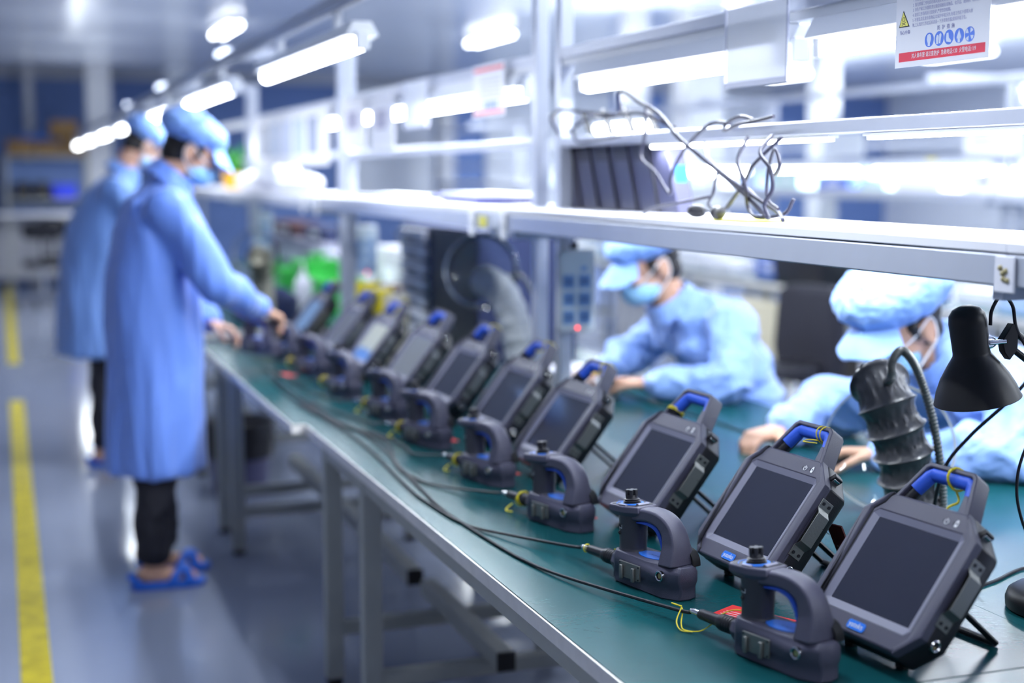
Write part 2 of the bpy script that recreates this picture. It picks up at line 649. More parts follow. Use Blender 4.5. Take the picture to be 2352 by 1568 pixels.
bench(0.84, 1.5795, 1.72, 4.215, 'green topped workbench nearest the camera carrying the four nearest tablets',
      (1.95, 3.53, 3.99), 1.215, (3.45, 4.18))
bench(0.84, 1.5795, -0.85, 1.718, 'green topped workbench at the lower right corner of the picture', (-0.6, 1.5), 1.2)
bench(0.80, 1.5795, 4.217, 6.42, 'green topped workbench beside the standing man in the blue coat',
      (5.54, 5.92), 1.205, (4.3, 6.3))
bench(1.5805, 2.34, 4.10, 6.42, 'green topped workbench on the far side where the first seated man works', (4.85, 6.1), 1.95)
bench(1.5805, 2.34, 1.72, 4.098, 'green topped workbench on the far side where the nearer seated man leans', (1.95, 3.8), 1.95)
bench(0.86, 1.5795, 6.9, 9.3, 'green workbench behind the two standing workers', (7.1, 9.0), 1.2, (7.2, 9.0))
bench(1.5805, 2.34, 6.44, 9.3, 'green workbench under the far rack with green and white goods', (6.7, 9.0), 1.95)

# ------------------------------------------------------------------ racks over the benches


def batten(parent_label, x, y0, y1, z, name='batten_lamp', group=None, hang=0.0, r=0.022):
    o = empty(name, (x, (y0 + y1) / 2, z))
    h = (y1 - y0) / 2
    MB().prism([(-0.05, -0.012), (0.05, -0.012), (0.028, 0.03), (-0.028, 0.03)], -h, h,
               Matrix(((1, 0, 0, 0), (0, 0, 1, 0), (0, 1, 0, 0), (0, 0, 0, 1)))).build('lamp_body', M_lampbody, o, bevel=0.003)
    MB().cyl((0, -h + 0.02, -0.03), (0, h - 0.02, -0.03), r, 12).build('lamp_tube', M_tube, o, smooth=True)
    for s in (-1, 1):
        MB().box(-0.02, 0.02, s * h - 0.012, s * h + 0.012, -0.05, 0.0).build('end_cap', M_lampbody, o, bevel=0.003)
    if hang:
        for t in (-0.6, 0.6):
            MB().box(-0.012, 0.012, t * h - 0.015, t * h + 0.015, 0.025, hang).build('hanger', M_lampbody, o, bevel=0.002)
    tag(o, parent_label, 'lamp', group)
    return o


def rack(xc, y0, y1, label, shelf=True, rail=None, topz=2.04):
    r = empty('bench_rack', (xc, (y0 + y1) / 2, 0))
    oy = -(y0 + y1) / 2

    def B(a, b, c, d, e, f):
        return MB().box(a - xc, b - xc, c + oy, d + oy, e, f)
    for y in (y0 + 0.02, y1 - 0.02):
        B(xc - 0.021, xc + 0.021, y - 0.02, y + 0.02, TOP + 0.0005, topz + 0.035).build('post', M_alu, r, bevel=0.003)
        B(xc - 0.60, xc - 0.021, y - 0.015, y + 0.015, topz - 0.0045, topz + 0.035).build('top_arm', M_alu, r, bevel=0.003)
        B(xc - 0.16, xc - 0.021, y - 0.013, y + 0.013, 1.31, 1.334).build('shelf_bracket', M_alu, r, bevel=0.002)
    a, b = y0 + 0.04, y1 - 0.04
    B(xc - 0.02, xc + 0.02, a, b, 1.835, 1.866).build('upper_beam', M_alu, r, bevel=0.003)
    B(xc - 0.02, xc + 0.02, a, b, 1.580, 1.608).build('middle_beam', M_alu, r, bevel=0.003)
    B(xc - 0.014, xc + 0.014, a, b, 1.815, 1.835).build('cable_duct', M_lampbody, r)
    if shelf:
        B(xc - 0.18, xc - 0.14, y0 - 0.02, y1 + 0.02, 1.334, 1.382).build('shelf_edge_profile', M_alu, r, bevel=0.003)
        B(xc - 0.18, xc + 0.14, y0 - 0.02, y1 + 0.02, 1.384, 1.40).build('shelf_board', M_board, r, bevel=0.002)
        B(xc + 0.10, xc + 0.14, y0 - 0.02, y1 + 0.02, 1.344, 1.382).build('rear_edge_profile', M_alu, r, bevel=0.003)
    tag(r, label, 'bench rack', 'aluminium racks over the benches')
    return r


XR = 1.58
rack(XR, 1.76, 3.98, 'aluminium rack nearest the camera, holding the black ribbed panel')
rack(XR, 4.14, 6.72, 'aluminium rack behind the nearest one, with a yellow sticker on its shelf edge')
rack(XR, 6.86, 9.44, 'aluminium rack third from the camera, with white boards between its posts')
rack(XR, 9.58, 12.1, 'farthest aluminium rack in the near row, beyond the standing men')
rack(XR, -0.9, 1.72, 'aluminium rack whose shelf end peeks in at the right edge of the picture')

# long overhead rail with the lamps over the bench front
rl = empty('overhead_rail', (0.98, 6, 2.0))
MB().box(-0.02, 0.02, -7.2, 14.2, -0.005, 0.035).build('rail', M_alu, rl, bevel=0.003)
MB().box(-0.012, 0.012, -7.2, 14.2, -0.012, -0.005).build('rail_groove', M_trim, rl)
tag(rl, 'long aluminium rail hung above the front edge of the benches', 'rail')
for i, y in enumerate(RAIL_LAMPS):
    if y < 3.5:
        continue
    batten('glowing tube lamp under the long rail, %s from the camera' % ('nearest', 'second', 'third', 'fourth', 'fifth', 'sixth', 'seventh')[i - 2],
           0.98, y, y + 1.56, 1.90, group='tube lamps under the overhead rail', hang=0.092)
for i, y in enumerate(BEAM_LAMPS):
    if y < 1.0:
        continue
    batten('tube lamp under the upper rack beam, %s from the camera' % ('nearest', 'second', 'third', 'fourth', 'fifth', 'sixth')[i - 2],
           XR + 0.01, y, y + 1.16, 1.7845, group='tube lamps under the upper rack beams')
for y0, y1, nm in ((0.9, 2.38, 'slim glowing tube lamp under the near middle beam at the right'),
                   (2.5, 3.35, 'slim dim tube lamp under the near middle beam, behind the tangled cables')):
    o = empty('strip_lamp', (XR, (y0 + y1) / 2, 1.580))
    h = (y1 - y0) / 2
    MB().box(-0.012, 0.012, -h, h, -0.007, -0.0005).build('lamp_body', M_lampbody, o, bevel=0.001)
    MB().box(-0.009, 0.009, -h + 0.01, h - 0.01, -0.014, -0.007).build('diffuser', M_tube, o, bevel=0.002)
    tag(o, nm, 'lamp', 'strip lamps under the middle beam')
    area('strip_lamp_light', (XR, (y0 + y1) / 2, 1.562), 0.02, 2 * h, 5)

# ------------------------------------------------------------------ tablets on the near bench
LEAN = radians(38)
FM = frame_M((0, 0, 0.139), (1, 0, 0), (0, sin(LEAN), cos(LEAN)), (0, -cos(LEAN), sin(LEAN)))


def loops(mb, ls, M, first=False, last=False):
    """join outlines (pts, n) one after the other"""
    n = len(ls[0][0])
    vs = []
    for pts, h in ls:
        vs += [M @ Vector((p[0], p[1], h)) for p in pts]
    fs = []
    for i in range(len(ls) - 1):
        for k in range(n):
            l = (k + 1) % n
            fs.append((i * n + k, i * n + l, (i + 1) * n + l, (i + 1) * n + k))
    if first:
        fs.append(tuple(range(n))[::-1])
    if last:
        fs.append(tuple((len(ls) - 1) * n + k for k in range(n)))
    return mb.add(vs, fs)


def sc(pts, s, t=None):
    t = t or s
    return [(x * s, y * t) for x, y in pts]


def rrect(w, h, r, n=4, cx=0, cy=0):
    out = []
    for qx, qy, a0 in ((1, 1, 0), (-1, 1, 90), (-1, -1, 180), (1, -1, 270)):
        for k in range(n + 1):
            a = radians(a0 + 90 * k / n)
            out.append((cx + qx * (w / 2 - r) + r * cos(a), cy + qy * (h / 2 - r) + r * sin(a)))
    return out


OCT = [(0.083, 0.123), (-0.083, 0.123), (-0.127, 0.082), (-0.127, -0.083), (-0.092, -0.124), (0.092, -0.124), (0.127, -0.083), (0.127, 0.082)]
OPEN = [(0.094, 0.088), (-0.094, 0.088), (-0.103, 0.080), (-0.103, -0.082), (-0.094, -0.091), (0.094, -0.091), (0.103, -0.082), (0.103, 0.080)]
SCR = [(0.0895, 0.077), (-0.0895, 0.077), (-0.0905, 0.076), (-0.0905, -0.076), (-0.0895, -0.077), (0.0895, -0.077), (0.0905, -0.076), (0.0905, 0.076)]


def make_tablet():
    r = empty('tablet_monitor')
    # shells
    mb = MB()
    loops(mb, [(OCT, -0.016), (OCT, -0.006), (sc(OCT, 0.968), 0.0), (OPEN, 0.0), (OPEN, -0.008)], FM)
    mb.build('front_shell', M_shell, r, bevel=0.0015)
    mb = MB()
    loops(mb, [(sc(OCT, 0.985), -0.016), (sc(OCT, 1.005), -0.022), (sc(OCT, 1.0), -0.055), (sc(OCT, 0.95), -0.064)], FM, True, True)
    mb.build('back_shell', M_black, r, bevel=0.002)
    mb = MB()
    loops(mb, [(OPEN, -0.0005), (SCR, -0.006)], FM)
    mb.build('bezel', M_bezel, r)
    mb = MB()
    loops(mb, [(SCR, -0.010), (SCR, -0.0062)], FM, True, True)
    mb.build('screen', M_screen, r)
    # side guards with the dark seam
    for s in (-1, 1):
        g = [(0.0838, 0.1235), (0.1275, 0.083), (0.1275, -0.084), (0.093, -0.1245), (0.0915, -0.113), (0.108, -0.094), (0.108, 0.086), (0.0925, 0.102)]
        gi = [(0.088, 0.119), (0.122, 0.080), (0.122, -0.082), (0.096, -0.115), (0.095, -0.113), (0.111, -0.095), (0.111, 0.087), (0.095, 0.104)]
        if s < 0:
            g = [(-x, y) for x, y in g][::-1]
            gi = [(-x, y) for x, y in gi][::-1]
        mb = MB()
        loops(mb, [(g, -0.012), (g, 0.001), (gi, 0.0042)] if s < 0 else [(g, -0.012), (g, 0.0002), (gi, 0.0012)], FM, True, True)
        mb.build('side_guard', M_shell, r, bevel=0.001)
        if s > 0:
            continue
        pth = [(s * x, y) for x, y in ((0.0835, 0.1225), (0.0905, 0.1025), (0.1062, 0.086), (0.1062, -0.094), (0.0895, -0.113), (0.0905, -0.1235))]
        MB().tube([FM @ Vector((x, y, 0.0002)) for x, y in pth], 0.0012, 6).build('seam', M_rubber, r)
    # carrying handle
    ho = [(-0.083, 0.118), (-0.058, 0.184), (-0.049, 0.191), (0.049, 0.191), (0.058, 0.184), (0.083, 0.118)]
    hi = [(-0.074, 0.118), (-0.051, 0.179), (-0.045, 0.183), (0.045, 0.183), (0.051, 0.179), (0.074, 0.118)]
    mb = MB()
    mb.prism(ho + hi[::-1], -0.036, -0.002, FM)
    mb.build('handle', M_shell, r, bevel=0.002)
    gp = [(-0.060, 0.142), (-0.047, 0.170), (-0.040, 0.1755), (0.040, 0.1755), (0.0465, 0.170), (0.055, 0.150)]
    g = MB().tube([FM @ Vector((x, y, -0.015)) for x, y in gp], 0.0095, 14, flat=1.25).build('grip', M_blue, r, smooth=True)
    mb = MB().tube([FM @ Vector((x, y, -0.017)) for x, y in ((-0.0690, 0.119), (-0.0603, 0.1415))], 0.0092, 12)
    mb.build('handle_leg', M_black, r, smooth=True)
    mb = MB().prism([(0.056, 0.118), (0.0505, 0.152), (0.06, 0.152), (0.0755, 0.118)], -0.034, -0.004, FM)
    mb.build('handle_leg', M_shell, r, bevel=0.002)
    # badge with the maker's name
    mb = MB().prism(rrect(0.040, 0.0155, 0.005, 4, 0.0, -0.1065), 0.0, 0.0014, FM)
    bd = mb.build('badge', M_badge, r, bevel=0.0004)
    text_mesh('badge_lettering', 'yateks', 0.0125, M_white, FM @ Matrix.Translation((0.0, -0.1062, 0.0015)) @ Matrix.Shear('XY', 4, (0.2, 0)), bd, depth=0.0002)
    # power and battery symbols
    arc = [FM @ Vector((0.052 + 0.0042 * sin(a), 0.1005 + 0.0042 * cos(a), 0.0006)) for a in [radians(35 + 290 * k / 18) for k in range(19)]]
    mb = MB().tube(arc, 0.0007, 6)
    mb.tube([FM @ Vector((0.052, 0.1005, 0.0006)), FM @ Vector((0.052, 0.1062, 0.0006))], 0.0007, 6)
    mb.build('power_symbol', M_white, r)
    mb = MB().ring(rrect(0.006, 0.010, 0.0008, 1, 0.073, 0.1005), rrect(0.0036, 0.004, 0.0006, 1, 0.073, 0.1015), 0.0, 0.0009, FM)
    mb.prism(rrect(0.003, 0.002, 0.0004, 1, 0.073, 0.1067), 0.0, 0.0009, FM)
    mb.build('battery_symbol', M_white, r)
    mb = MB()
    for x in (0.0435, 0.066):
        mb.prism(rrect(0.0009, 0.006, 0.0003, 1, x, 0.101), 0.0, 0.0004, FM)
    mb.build('indicator_slit', M_rubber, r)
    # metal clip on each side
    for s in (1, -1):
        pr = [(0.062, 0.0), (0.044, 0.0), (0.040, 0.003), (0.034, 0.010), (-0.026, 0.010), (-0.032, 0.003), (-0.036, 0.0), (-0.056, 0.0)]
        up = [(v, u) for v, u in pr]
        dn = [(v, u - 0.0018) for v, u in pr][::-1]
        PM = FM @ Matrix(((0, s, 0, s * 0.1285), (1, 0, 0, 0), (0, 0, 1, 0), (0, 0, 0, 1)))
        cl = MB().prism(up + dn, -0.040, -0.012, PM).build('side_clip', M_steel, r, bevel=0.0006)
        for v in (0.030, -0.023):
            MB().prism([(v, 0.0102), (v + 0.003, 0.0102), (v + 0.003, 0.0106), (v, 0.0106)], -0.040, -0.022, PM @ Matrix(((0, 1, 0, 0), (1, 0, 0, 0), (0, 0, 1, 0), (0, 0, 0, 1)))).build('clip_slot', M_rubber, cl)
        for v in (0.054, -0.048):
            for h in (-0.019, -0.033):
                p = FM @ Vector((s * 0.1285, v, h))
                MB().cyl(p, p + Vector((s * 0.0013, 0, 0)), 0.0031, 14).build('screw', M_black, cl, smooth=True)
    # round socket, cap and feet
    p = FM @ Vector((0.1225, -0.080, -0.034))
    so = MB().lathe([(0.0092, 0), (0.0092, 0.006), (0.0078, 0.0072), (0.0064, 0.006), (0.0064, 0.001)], 22,
                    Matrix.Translation(p) @ Matrix.Rotation(pi / 2, 4, 'Y')).build('socket', M_chrome, r, smooth=True, label=None) if False else \
        MB().lathe([(0.0092, 0), (0.0092, 0.006), (0.0078, 0.0072), (0.0064, 0.006), (0.0064, 0.001)], 22,
                   Matrix.Translation(p) @ Matrix.Rotation(pi / 2, 4, 'Y')).build('socket', M_chrome, r, smooth=True)
    MB().cyl(p + Vector((0.001, 0, 0)), p + Vector((0.0045, 0, 0)), 0.0045, 16).build('socket_core', M_gold, so, smooth=True)
    q = Matrix.Rotation(radians(-43), 4, 'Z')
    CM = FM @ Matrix.Translation((0.106, 0.103, -0.028)) @ q
    MB().box(-0.004, 0.0042, -0.011, 0.011, -0.009, 0.009)
    mb = MB()
    mb.prism(rrect(0.009, 0.024, 0.002, 2), -0.010, 0.010, CM)
    mb.build('port_cover', M_black, r, bevel=0.001)
    mb = MB().prism(rrect(0.003, 0.016, 0.001, 2, 0.0055, 0.0), -0.006, 0.008, CM)
    mb.build('latch', M_chrome, r, bevel=0.0005)
    for s in (-1, 1):
        p = FM @ Vector((s * 0.06, -0.112, -0.052))
        MB().box(p.x - 0.009, p.x + 0.009, p.y - 0.004, p.y + 0.01, 0.0, p.z + 0.004).build('rubber_foot', M_rubber, r, bevel=0.002)
    # wire stand behind
    top = FM @ Vector((0, 0.015, -0.060))
    yb = 0.185
    for s in (-1, 1):
        MB().tube([(s * 0.045, top.y - 0.002, top.z), (s * 0.047, yb - 0.01, 0.008)], 0.0088, 10, flat=0.55).build('stand_leg', M_black, r, smooth=True)
    MB().tube([(-0.047, yb - 0.008, 0.0062), (0.047, yb - 0.008, 0.0062)], 0.0065, 10, flat=0.9).build('stand_foot', M_black, r, smooth=True)
    return r


def make_tie(parent, where=0.3, kind=0):
    """yellow cord wound round the tablet handle"""
    if kind == 0:
        mb = MB()
        for dx in (0.0, 0.011):
            pts = []
            for k in range(17):
                a = 2 * pi * k / 16
                pts.append(FM @ Vector((where * 0.1 + dx, 0.179 + 0.0155 * cos(a), -0.018 + 0.021 * sin(a))))
            mb.tube(pts, 0.0011, 6)
        pts = spline([FM @ Vector(p) for p in ((where * 0.1, 0.164, -0.012), (where * 0.1 - 0.014, 0.158, -0.004), (where * 0.1 - 0.022, 0.150, 0.0), (where * 0.1 - 0.004, 0.150, 0.002), (where * 0.1 + 0.010, 0.156, -0.006))], 5)
        mb.tube(pts, 0.001, 6)
        return mb.build('cord_tie', M_yellow, parent)
    if kind == 1:
        mb = MB()
        for dz in (0, 0.004):
            pts = []
            for k in range(15):
                a = 2 * pi * k / 14
                pts.append(FM @ Vector((-0.066 + 0.014 * cos(a), 0.134 + dz + 0.004 * cos(a), -0.018 + 0.020 * sin(a))))
            mb.tube(pts, 0.0016, 6)
        return mb.build('cord_tie', M_yellow, parent)
    mb = MB()
    pts = []
    for k in range(17):
        a = 2 * pi * k / 16
        pts.append(FM @ Vector((where * 0.1, 0.179 + 0.0165 * cos(a), -0.018 + 0.022 * sin(a))))
    mb.tube(pts, 0.0022, 8)
    mb.tube(spline([FM @ Vector(p) for p in ((where * 0.1, 0.163, -0.03), (where * 0.1 + 0.008, 0.150, -0.036), (where * 0.1 + 0.002, 0.135, -0.030), (where * 0.1 - 0.004, 0.122, -0.034))], 5), 0.002, 6)
    return mb.build('cord_tie', M_yellow, parent)


TAB = [  # x, y, yaw, tie kind, tie place
    (1.287, 1.840, 6.1, 2, 0.05), (1.295, 2.265, 4.2, 0, 0.22), (1.276, 2.700, 3.0, 1, 0),
    (1.276, 3.245, 3.0, 0, 0.30), (1.300, 3.707, 2.5, 0, 0.32), (1.300, 4.175, 3.0, 2, 0.40),
    (1.290, 4.640, 3.5, -1, 0), (1.260, 5.090, 3.0, 0, 0.3), (1.270, 5.600, 2.0, -1, 0), (1.236, 6.120, 3.0, 2, 0.3)]
ORD = ('nearest', 'second nearest', 'third nearest', 'fourth nearest', 'fifth nearest', 'sixth nearest', 'seventh nearest', 'eighth nearest', 'ninth nearest', 'farthest')
TLOOK = ['largest in view, one thick yellow cord round its blue grip',
         'sharply focused, two thin yellow loops on its handle',
         'yellow cord round the dark foot of its handle',
         'leaning before the grey key panel on the post',
         'left of the grey key panel on the post',
         'in front of the glass hood on the black cabinet',
         'with a pale grey blank screen, in front of the black cabinet',
         'lit screen showing a pale picture, before the yellow rolls',
         'dull grey screen, left of the lit picture',
         'with a lit pale blue screen beside the standing man']
proto = make_tablet()
tabs = []
for i, (x, y, yaw, k, w) in enumerate(TAB):
    t = proto if i == 0 else copy_tree(proto)
    t.location = (x, y, TOP)
    t.rotation_euler = (0, 0, radians(yaw) - pi / 2)
    tag(t, '%s rugged tablet, %s' % (ORD[i], TLOOK[i]), 'tablet', 'rugged tablets in a row on the green bench')
    tabs.append(t)
for i, (x, y, yaw, k, w) in enumerate(TAB):
    if k >= 0:
        make_tie(tabs[i], w, k)


def set_mat(root, part, m, label=None):
    for c in kids(root):
        if c.name.split('.')[0] == part:
            c.data = c.data.copy()
            c.data.materials[0] = m
            if label:
                c['label'] = label


M_scr_grey = mat('idle_screen_grey', (0.02, 0.03, 0.05), 0.15, emit=(0.36, 0.40, 0.45), estr=0.45)
M_scr_dull = mat('idle_screen_dull', (0.02, 0.03, 0.05), 0.15, emit=(0.25, 0.27, 0.33), estr=0.45)


def picture_mat():
    m = bpy.data.materials.new('lit_screen_picture')
    m.use_nodes = True
    nt = m.node_tree
    b = nt.nodes['Principled BSDF']
    b.inputs['Base Color'].default_value = (0.02, 0.03, 0.05, 1)
    b.inputs['Roughness'].default_value = 0.15
    tc = nt.nodes.new('ShaderNodeTexCoord')
    sp = nt.nodes.new('ShaderNodeSeparateXYZ')
    nt.links.new(tc.outputs['Generated'], sp.inputs['Vector'])
    n = nt.nodes.new('ShaderNodeTexNoise')
    n.inputs['Scale'].default_value = 3
    nt.links.new(tc.outputs['Generated'], n.inputs['Vector'])
    a = nt.nodes.new('ShaderNodeMath')
    a.operation = 'MULTIPLY_ADD'
    a.inputs[1].default_value = 0.25
    nt.links.new(n.outputs['Fac'], a.inputs[0])
    nt.links.new(sp.outputs['Z'], a.inputs[2])
    r = nt.nodes.new('ShaderNodeValToRGB')
    r.color_ramp.elements[0].position = 0.38
    r.color_ramp.elements[0].color = (0.10, 0.26, 0.72, 1)
    r.color_ramp.elements[1].position = 0.46
    r.color_ramp.elements[1].color = (0.55, 0.62, 0.58, 1)
    nt.links.new(a.outputs[0], r.inputs['Fac'])
    nt.links.new(r.outputs['Color'], b.inputs['Emission Color'])
    b.inputs['Emission Strength'].default_value = 0.75
    return m


set_mat(tabs[6], 'screen', M_scr_grey, 'pale grey idle screen')
set_mat(tabs[7], 'screen', picture_mat(), 'lit screen with a pale and blue picture')
set_mat(tabs[8], 'screen', M_scr_dull, 'dull grey screen')
set_mat(tabs[9], 'screen', M_lit_blue, 'lit pale blue screen')

# ------------------------------------------------------------------ hand controllers


def sweep(path, ht, hw, M=None):
    """rounded-box section swept along path in the x-z plane; ht in-plane, hw sideways"""
    mb = MB()
    n = len(path)
    vs = []
    prof = [(-1, -0.6), (-0.75, -1), (0.75, -1), (1, -0.6), (1, 0.6), (0.75, 1), (-0.75, 1), (-1, 0.6)]
    for i in range(n):
        a = Vector(path[max(i - 1, 0)])
        c = Vector(path[min(i + 1, n - 1)])
        t = (c - a).normalized()
        nx, nz = -t[1], t[0]
        for pt, pw in prof:
            vs.append(Vector((path[i][0] + nx * ht[i] * pt, hw[i] * pw, path[i][1] + nz * ht[i] * pt)))
    k8 = len(prof)
    fs = []
    for i in range(n - 1):
        for k in range(k8):
            l = (k + 1) % k8
            fs.append((i * k8 + k, i * k8 + l, (i + 1) * k8 + l, (i + 1) * k8 + k))
    fs.append(tuple(range(k8)))
    fs.append(tuple((n - 1) * k8 + k for k in range(k8))[::-1])
    if M:
        vs = [M @ p for p in vs]
    return mb.add(vs, fs)


def sp2(pts, k=5):
    return [(p.x, p.y) for p in spline([(a, b, 0) for a, b in pts], k)]


def make_controller():
    r = empty('hand_controller')
    pl = [(0.0, -0.022), (0.012, -0.033), (0.150, -0.037), (0.182, -0.022), (0.188, 0.0), (0.182, 0.022), (0.150, 0.037), (0.012, 0.033), (0.0, 0.022)]
    foot = [(x * 0.97 + 0.003, y * 0.93) for x, y in pl]
    shoulder = [(0.002, -0.018), (0.014, -0.029), (0.098, -0.033), (0.178, -0.018), (0.184, 0.0), (0.178, 0.018), (0.098, 0.033), (0.014, 0.029), (0.002, 0.018)]
    I4 = Matrix.Identity(4)
    mb = MB()
    low = [(min(x, 0.182), y * (0.82 if x > 0.1 else 1.0)) for x, y in pl]
    loops(mb, [(foot, 0.0), (foot, 0.003), (low, 0.010), (low, 0.024), (pl, 0.032), (pl, 0.050), (shoulder, 0.060)], I4, True, True)
    body = mb.build('body', M_shell, r, bevel=0.0025)
    # neck under the joystick plate
    TL = Matrix.Translation((0.0285, 0, 0)) @ Matrix.Diagonal((1.0, 0.92, 1, 1))
    MB().lathe([(0.0300, 0.058), (0.0272, 0.0610), (0.0265, 0.066), (0.0275, 0.100), (0.0285, 0.118), (0.030, 0.134)], 28, TL).build('neck', M_neck, r, smooth=True)
    PM = Matrix.Translation((0.0245, 0, 0.137)) @ Matrix.Rotation(radians(-5), 4, 'Y')
    hexo = [(-0.043, -0.016), (-0.034, -0.028), (0.012, -0.033), (0.044, -0.023), (0.044, 0.023), (0.012, 0.033), (-0.034, 0.028), (-0.043, 0.016)]
    mb = MB()
    loops(mb, [(sc(hexo, 0.80), -0.012), (hexo, -0.004), (hexo, 0.006), (sc(hexo, 0.95), 0.008)], PM, True, True)
    mb.build('joystick_plate', M_shell, r, bevel=0.001)
    MB().prism(sc(hexo, 0.86), 0.008, 0.0086, PM).build('key_film', M_black, r)
    MB().lathe([(0.0215, 0.0086), (0.0215, 0.0095), (0.0175, 0.0095), (0.0175, 0.0086)], 28, PM, close=True).build('blue_ring', M_badge, r, smooth=True)
    arcs = MB()
    for a0, a1 in ((120, 240), (-60, 60)):
        pts = [PM @ Vector((-0.001 + 0.029 * cos(radians(a0 + (a1 - a0) * k / 8)), 0.027 * sin(radians(a0 + (a1 - a0) * k / 8)), 0.0088)) for k in range(9)]
        arcs.tube(pts, 0.0006, 6)
    arcs.build('key_outline', M_badge, r)
    for x0, y0, x1, y1, w in ((-0.004, -0.0265, 0.016, -0.0265, 0.003), (0.030, -0.012, 0.030, 0.014, 0.004)):
        MB().tube([PM @ Vector((x0, y0, 0.0095)), PM @ Vector((x1, y1, 0.0095))], w, 8, flat=0.6).build('button', M_bezel, r, smooth=True)
    # joystick: bellows and lobed cap
    prof = [(0.0175, 0.008), (0.0175, 0.010), (0.0140, 0.011), (0.0160, 0.0130), (0.0130, 0.0145), (0.0150, 0.0165), (0.0115, 0.018), (0.0105, 0.024)]
    js = MB().lathe(prof, 26, PM).build('joystick', M_black, r, smooth=True)
    mb = MB()
    pts = []
    for k in range(36):
        a = 2 * pi * k / 36
        rad = 0.0118 + (0.0 if (k % 6) in (0, 1, 2, 3) else -0.0048)
        pts.append((rad * cos(a), rad * sin(a)))
    mb.prism(pts, 0.021, 0.034, PM)
    mb.build('thumb_cap', M_black, js, bevel=0.001)
    # arched handle
    path = sp2([(0.045, 0.1300), (0.085, 0.1350), (0.117, 0.1315), (0.138, 0.117), (0.148, 0.093), (0.151, 0.058)], 5)
    n = len(path)
    key = [0.0125, 0.0130, 0.0145, 0.0175, 0.0200, 0.0220]
    ht = [key[min(i // 5, 5)] + (key[min(i // 5 + 1, 5)] - key[min(i // 5, 5)]) * (i % 5) / 5 for i in range(n)]
    kw = [0.0205, 0.0195, 0.0190, 0.0190, 0.0215, 0.0320]
    hw = [kw[min(i // 5, 5)] + (kw[min(i // 5 + 1, 5)] - kw[min(i // 5, 5)]) * (i % 5) / 5 for i in range(n)]
    sweep(path, ht, hw).build('handle', M_shell, r, bevel=0.003, seg=3)
    ip = sp2([(0.054, 0.1165), (0.084, 0.1200), (0.1070, 0.1155), (0.1195, 0.103), (0.1260, 0.087), (0.1280, 0.066)], 4)
    n = len(ip)
    sweep(ip, [0.0015 + 0.0040 * sin(pi * i / (n - 1)) for i in range(n)], [0.0155] * n).build('finger_grip', M_blue, r, bevel=0.001)
    # thumb pad on the body, rear flap
    el = [(0.088 + 0.036 * cos(2 * pi * k / 24), 0.021 * sin(2 * pi * k / 24)) for k in range(24)]
    MB().prism(el, 0.060, 0.0612, I4).build('blue_pad', M_badge, r)
    text_mesh('pad_lettering', 'yateks', 0.011, mat('pad_print', (0.12, 0.25, 0.7), 0.4), Matrix.Translation((0.092, 0, 0.0613)), r, depth=0.0001)
    mb = sweep(sp2([(0.158, 0.084), (0.168, 0.080), (0.176, 0.070), (0.178, 0.057)], 4), [0.0025] * 13, [0.009] * 13, Matrix.Translation((0, 0.022, 0)))
    mb.build('rear_flap', M_rubber, r, bevel=0.001)
    # steel plate with two lugs
    mb = MB().box(0.034, 0.092, -0.0385, -0.0345, 0.017, 0.046)
    pt = mb.build('clip_plate', M_steel, r, bevel=0.0006)
    for a in (0.044, 0.077):
        MB().box(a - 0.0035, a + 0.0035, -0.0440, -0.0385, 0.014, 0.040).build('lug', M_steel, pt, bevel=0.0016)
    for a, z in ((0.037, 0.043), (0.089, 0.043), (0.089, 0.020)):
        MB().cyl((a, -0.0391, z), (a, -0.0385, z), 0.0018, 10).build('screw', M_black, pt)
    so = MB().lathe([(0.0098, 0), (0.0098, 0.005), (0.0084, 0.0062), (0.0066, 0.005), (0.0066, 0.001)], 22,
                    Matrix.Translation((0.148, -0.035, 0.042)) @ Matrix.Rotation(pi / 2, 4, 'X')).build('socket', M_chrome, r, smooth=True)
    MB().cyl((0.148, -0.0355, 0.042), (0.148, -0.0385, 0.042), 0.0046, 16).build('socket_core', M_gold, so, smooth=True)
    # barcode label and trigger hole on the neck
    mb = MB()
    pts = []
    lab = MB()
    vs, fs = [], []
    for k in range(9):
        a = radians(215 + 50 * k / 8)
        for z in (0.101, 0.110):
            vs.append((0.0285 + 0.0278 * cos(a), 0.0278 * 0.92 * sin(a), z))
    for k in range(8):
        fs.append((2 * k, 2 * k + 2, 2 * k + 3, 2 * k + 1))
    lb = lab.add(vs, fs).build('serial_label', M_white, r, smooth=True)
    mb = MB()
    for k in range(11):
        a = radians(219 + 42 * k / 10)
        c = Vector((0.0285 + 0.0281 * cos(a), 0.0281 * 0.92 * sin(a), 0.1055))
        mb.box(c.x - 0.0006, c.x + 0.0006, c.y - 0.0003, c.y + 0.0003, 0.1025, 0.1085)
    mb.build('barcode', M_black, lb)
    MB().ball((0.0180, -0.0235, 0.092), 0.0036).build('screw_hole', M_rubber, r, smooth=True)
    # strain relief in front
    TX = Matrix.Translation((0.004, 0, 0.030)) @ Matrix.Rotation(-pi / 2, 4, 'Y')
    MB().lathe([(0.0225, 0.0), (0.0225, 0.010), (0.018, 0.020), (0.0155, 0.022)], 8, TX).build('nose_collar', M_shell, r, bevel=0.001)
    pr = [(0.0150, 0.020)]
    for k in range(4):
        z = 0.026 + k * 0.006
        pr += [(0.0142, z), (0.0128, z + 0.0012), (0.0142, z + 0.0024)]
    pr += [(0.0140, 0.054), (0.0118, 0.060), (0.0098, 0.066), (0.0088, 0.104), (0.0078, 0.108), (0.0, 0.108)]
    MB().lathe(pr, 22, TX).build('strain_relief', M_black, r, smooth=True)
    MB().lathe([(0.0046, 0.106), (0.0052, 0.110), (0.0052, 0.124), (0.0040, 0.130)], 16, TX).build('ferrule', M_chrome, r, smooth=True)
